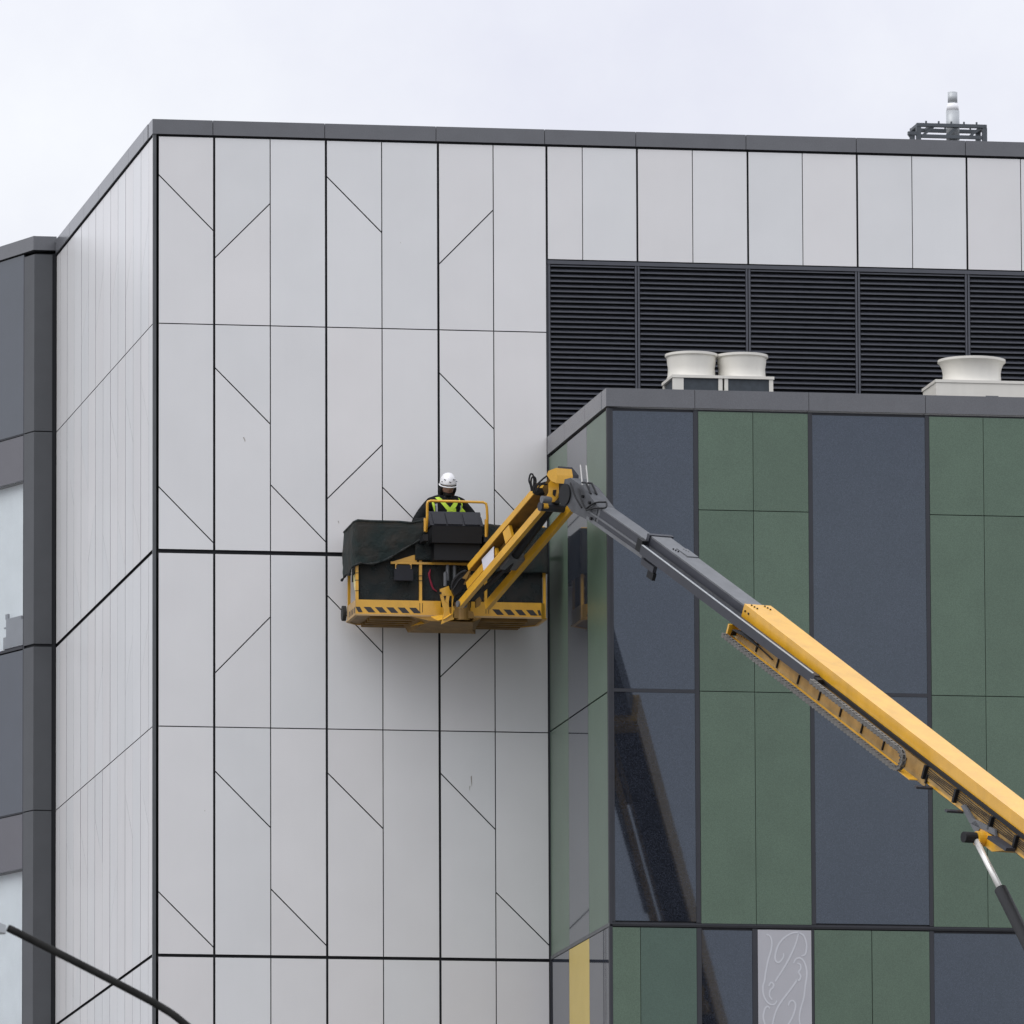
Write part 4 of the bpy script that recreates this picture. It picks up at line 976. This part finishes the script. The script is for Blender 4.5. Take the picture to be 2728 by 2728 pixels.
for s in (-1, 1):
    MB().lathe([(0.0,-0.008),(0.008,-0.003),(0.0085,0.002),(0.0,0.008)], hp(s*0.032, -0.083, 0.004), 12).build('eye', HELM, wk, True)
    MB().tube([hp(s*0.016,-0.101,0.024), hp(s*0.034,-0.099,0.028), hp(s*0.050,-0.088,0.022)], 0.005, 6).build('eyebrow', HAIR, wk)
    MB().tube([hp(s*0.032,-0.0895,0.004), hp(s*0.032,-0.0925,0.004)], 0.004, 8).build('pupil', BLACK, wk)
MB().tube([hp(-0.024,-0.098,-0.052), hp(0,-0.106,-0.050), hp(0.024,-0.098,-0.052)], [0.003,0.0055,0.003], 6).build('mouth', mat('lips', (0.16,0.06,0.05), 0.5), wk)
# beard and side hair as one shell below the cheeks
bb = MB(); rows = []
for j in range(7):
    zz = lerp(-0.055, -0.128, j/6); row = []
    for i in range(15):
        a = lerp(-100, 100, i/14); ar = R(a); k = 1.0-0.28*(max(0, -zz/0.118))**1.5
        r_ = 1.07+0.05*math.sin(i*2.1+j)
        if abs(a) < 55 and j < 2: r_ = 0.9
        sc_ = math.sqrt(max(0.05, 1-(zz/0.135)**2))
        row.append(hp(math.sin(ar)*0.079*k*r_*sc_, -math.cos(ar)*0.104*r_*sc_-0.006, zz))
    rows.append(row)
vv = [p for r_ in rows for p in r_]; ff = [(j*15+i, j*15+i+1, (j+1)*15+i+1, (j+1)*15+i) for j in range(6) for i in range(14)]
bb.add(vv, ff).build('beard', HAIR, wk, True)
hr = MB()
for s in (-1, 1): hr.tube([hp(s*0.078,-0.02,0.03), hp(s*0.083,0.0,-0.03), hp(s*0.072,0.03,-0.10)], [0.02,0.026,0.022], 10)
hr.tube([hp(-0.06,0.07,-0.02), hp(0,0.095,-0.05), hp(0.06,0.07,-0.02)], 0.035, 10)
hr.build('hair', HAIR, wk, True)
MB().tube([hp(-0.055,-0.045,-0.125), hp(0,-0.03,-0.15), hp(0.055,-0.045,-0.125)], 0.028, 8).build('scarf', HAIR, wk, True)
# helmet
bm = bmesh.new(); bmesh.ops.create_uvsphere(bm, u_segments=40, v_segments=24, radius=1.0)
for v in list(bm.verts):
    if v.co.z < -0.12: bm.verts.remove(v)
for v in bm.verts:
    x, y, z = v.co
    rid = 0.006*max(0, z)*math.cos(6*math.atan2(x, -y))
    v.co = V((x*(0.104+rid), y*(0.132+rid), z*0.135+0.045))
hh = bpy.data.meshes.new('helmet'); 
for v in bm.verts: v.co = rotX @ v.co
bm.to_mesh(hh); bm.free(); hh.polygons.foreach_set('use_smooth', [True]*len(hh.polygons)); hh.materials.append(HELM)
he = bpy.data.objects.new('helmet', hh); col.objects.link(he); place(he, hc, wk)
sm = he.modifiers.new('shell', 'SOLIDIFY'); sm.thickness = 0.004
rim = MB(); n_ = 40
rp = [hp(0.109*math.cos(2*math.pi*k/n_), 0.137*math.sin(2*math.pi*k/n_)-(0.022 if math.sin(2*math.pi*k/n_) < -0.3 else 0)*max(0, -math.sin(2*math.pi*k/n_)), 0.026) for k in range(n_+1)]
rim.tube(rp, 0.008, 8).build('helmet_rim', HELM, he, True)
for a, b2, c2 in ((-0.06, -0.085, 0.11), (0.055, -0.09, 0.115), (-0.085, -0.06, 0.08), (0.09, -0.05, 0.085), (0.0, -0.125, 0.09)):
    MB().tube([hp(a-0.012, b2-0.012, c2+0.004), hp(a+0.012, b2-0.012, c2-0.004)], 0.006, 6).build('helmet_vent', GREYD, he)
# vest: lime strips laid over the jacket
def strip(pts, wdt, m, name, off=0.008):
    b = MB(); P = cr([tuple(p) for p in pts], 6); L2 = []
    for i, p in enumerate(P):
        a = V(P[max(i-1,0)]); c2 = V(P[min(i+1,len(P)-1)]); t = (c2-a).normalized(); n2 = t.cross(V((0,1,0))).normalized()
        L2.append((V(p)+n2*wdt, V(p)-n2*wdt))
    vs_ = [q for ab in L2 for q in ab]; b.add(vs_, [(2*i, 2*i+2, 2*i+3, 2*i+1) for i in range(len(P)-1)])
    o = b.build(name, m, wk); sw = o.modifiers.new('wrap', 'SHRINKWRAP'); sw.target = jk; sw.wrap_method = 'NEAREST_SURFACEPOINT'; sw.offset = off
    sw.wrap_mode = 'ABOVE_SURFACE'
    return o
yf_ = cy-0.14
hx = cx+0.012
strip([(hx-0.212, yf_, z0+1.49), (hx-0.205, yf_, z0+1.44), (hx-0.19, yf_, z0+1.36), (hx-0.185, yf_, z0+1.0)], 0.017, LIME, 'vest_strip')
strip([(hx-0.158, yf_, z0+1.42), (hx-0.152, yf_, z0+1.36), (hx-0.15, yf_, z0+1.0)], 0.014, REFL, 'vest_strip', 0.007)
strip([(hx+0.14, yf_, z0+1.52), (hx+0.175, yf_, z0+1.45), (hx+0.188, yf_, z0+1.37), (hx+0.185, yf_, z0+1.0)], 0.010, LIME, 'vest_strip')
strip([(hx+0.165, yf_, z0+1.40), (hx+0.165, yf_, z0+1.36), (hx+0.16, yf_, z0+1.0)], 0.012, REFL, 'vest_strip', 0.007)
strip([(hx-0.155, yf_, z0+1.545), (hx-0.12, yf_, z0+1.49), (hx-0.075, yf_, z0+1.44), (hx-0.03, yf_, z0+1.385), (hx+0.01, yf_, z0+1.345)], 0.024, LIME, 'vest_strip', 0.009)
strip([(hx+0.105, yf_, z0+1.47), (hx+0.085, yf_, z0+1.42), (hx+0.05, yf_, z0+1.37), (hx+0.01, yf_, z0+1.335)], 0.026, LIME, 'vest_strip', 0.0095)
strip([(hx-0.02, yf_, z0+1.34), (hx+0.05, yf_, z0+1.335), (hx+0.10, yf_, z0+1.34)], 0.022, LIME, 'vest_strip', 0.0085)

# ------------------------------------------------------------------ street lamp, far nearer than the buildings
lp = empty('street_lamp', (-7.2, -58.5, 0)); tag(lp, 'dark curved street lamp arm reaching across the corner of the white building', 'street lamp')
arm = [(-9.217,-58.327,9.509),(-8.904,-58.359,9.352),(-8.513,-58.398,9.152),(-8.189,-58.429,8.978),(-8.03,-58.44,8.868),(-7.86,-58.45,8.70),(-7.62,-58.46,8.30),(-7.45,-58.47,7.6),(-7.40,-58.47,6.8)]
MB().tube(cr(arm, 6), 0.027, 14).build('arm', LAMPM, lp, True)
MB().tube([(-7.40,-58.47,0.0),(-7.40,-58.47,0.9),(-7.40,-58.47,0.95),(-7.40,-58.47,6.9)], [0.11,0.11,0.075,0.055], 16).build('pole', LAMPM, lp, True)
MB().tube([(-9.225,-58.33,9.512),(-9.20,-58.33,9.50)], 0.024, 12).build('collar', LAMPM, lp)
hd = MB(); hd.add([(-9.24,-58.37,9.47),(-9.24,-58.29,9.47),(-9.24,-58.29,9.525),(-9.24,-58.37,9.525),(-9.36,-58.46,9.48),(-9.36,-58.20,9.48),(-9.36,-58.20,9.56),(-9.36,-58.46,9.56),(-9.85,-58.44,9.62),(-9.85,-58.22,9.62),(-9.85,-58.22,9.67),(-9.85,-58.44,9.67)],
    [(0,1,2,3),(0,4,5,1),(1,5,6,2),(2,6,7,3),(3,7,4,0),(4,8,9,5),(5,9,10,6),(6,10,11,7),(7,11,8,4),(8,11,10,9)])
hd.build('lamp_head', GALV, lp)
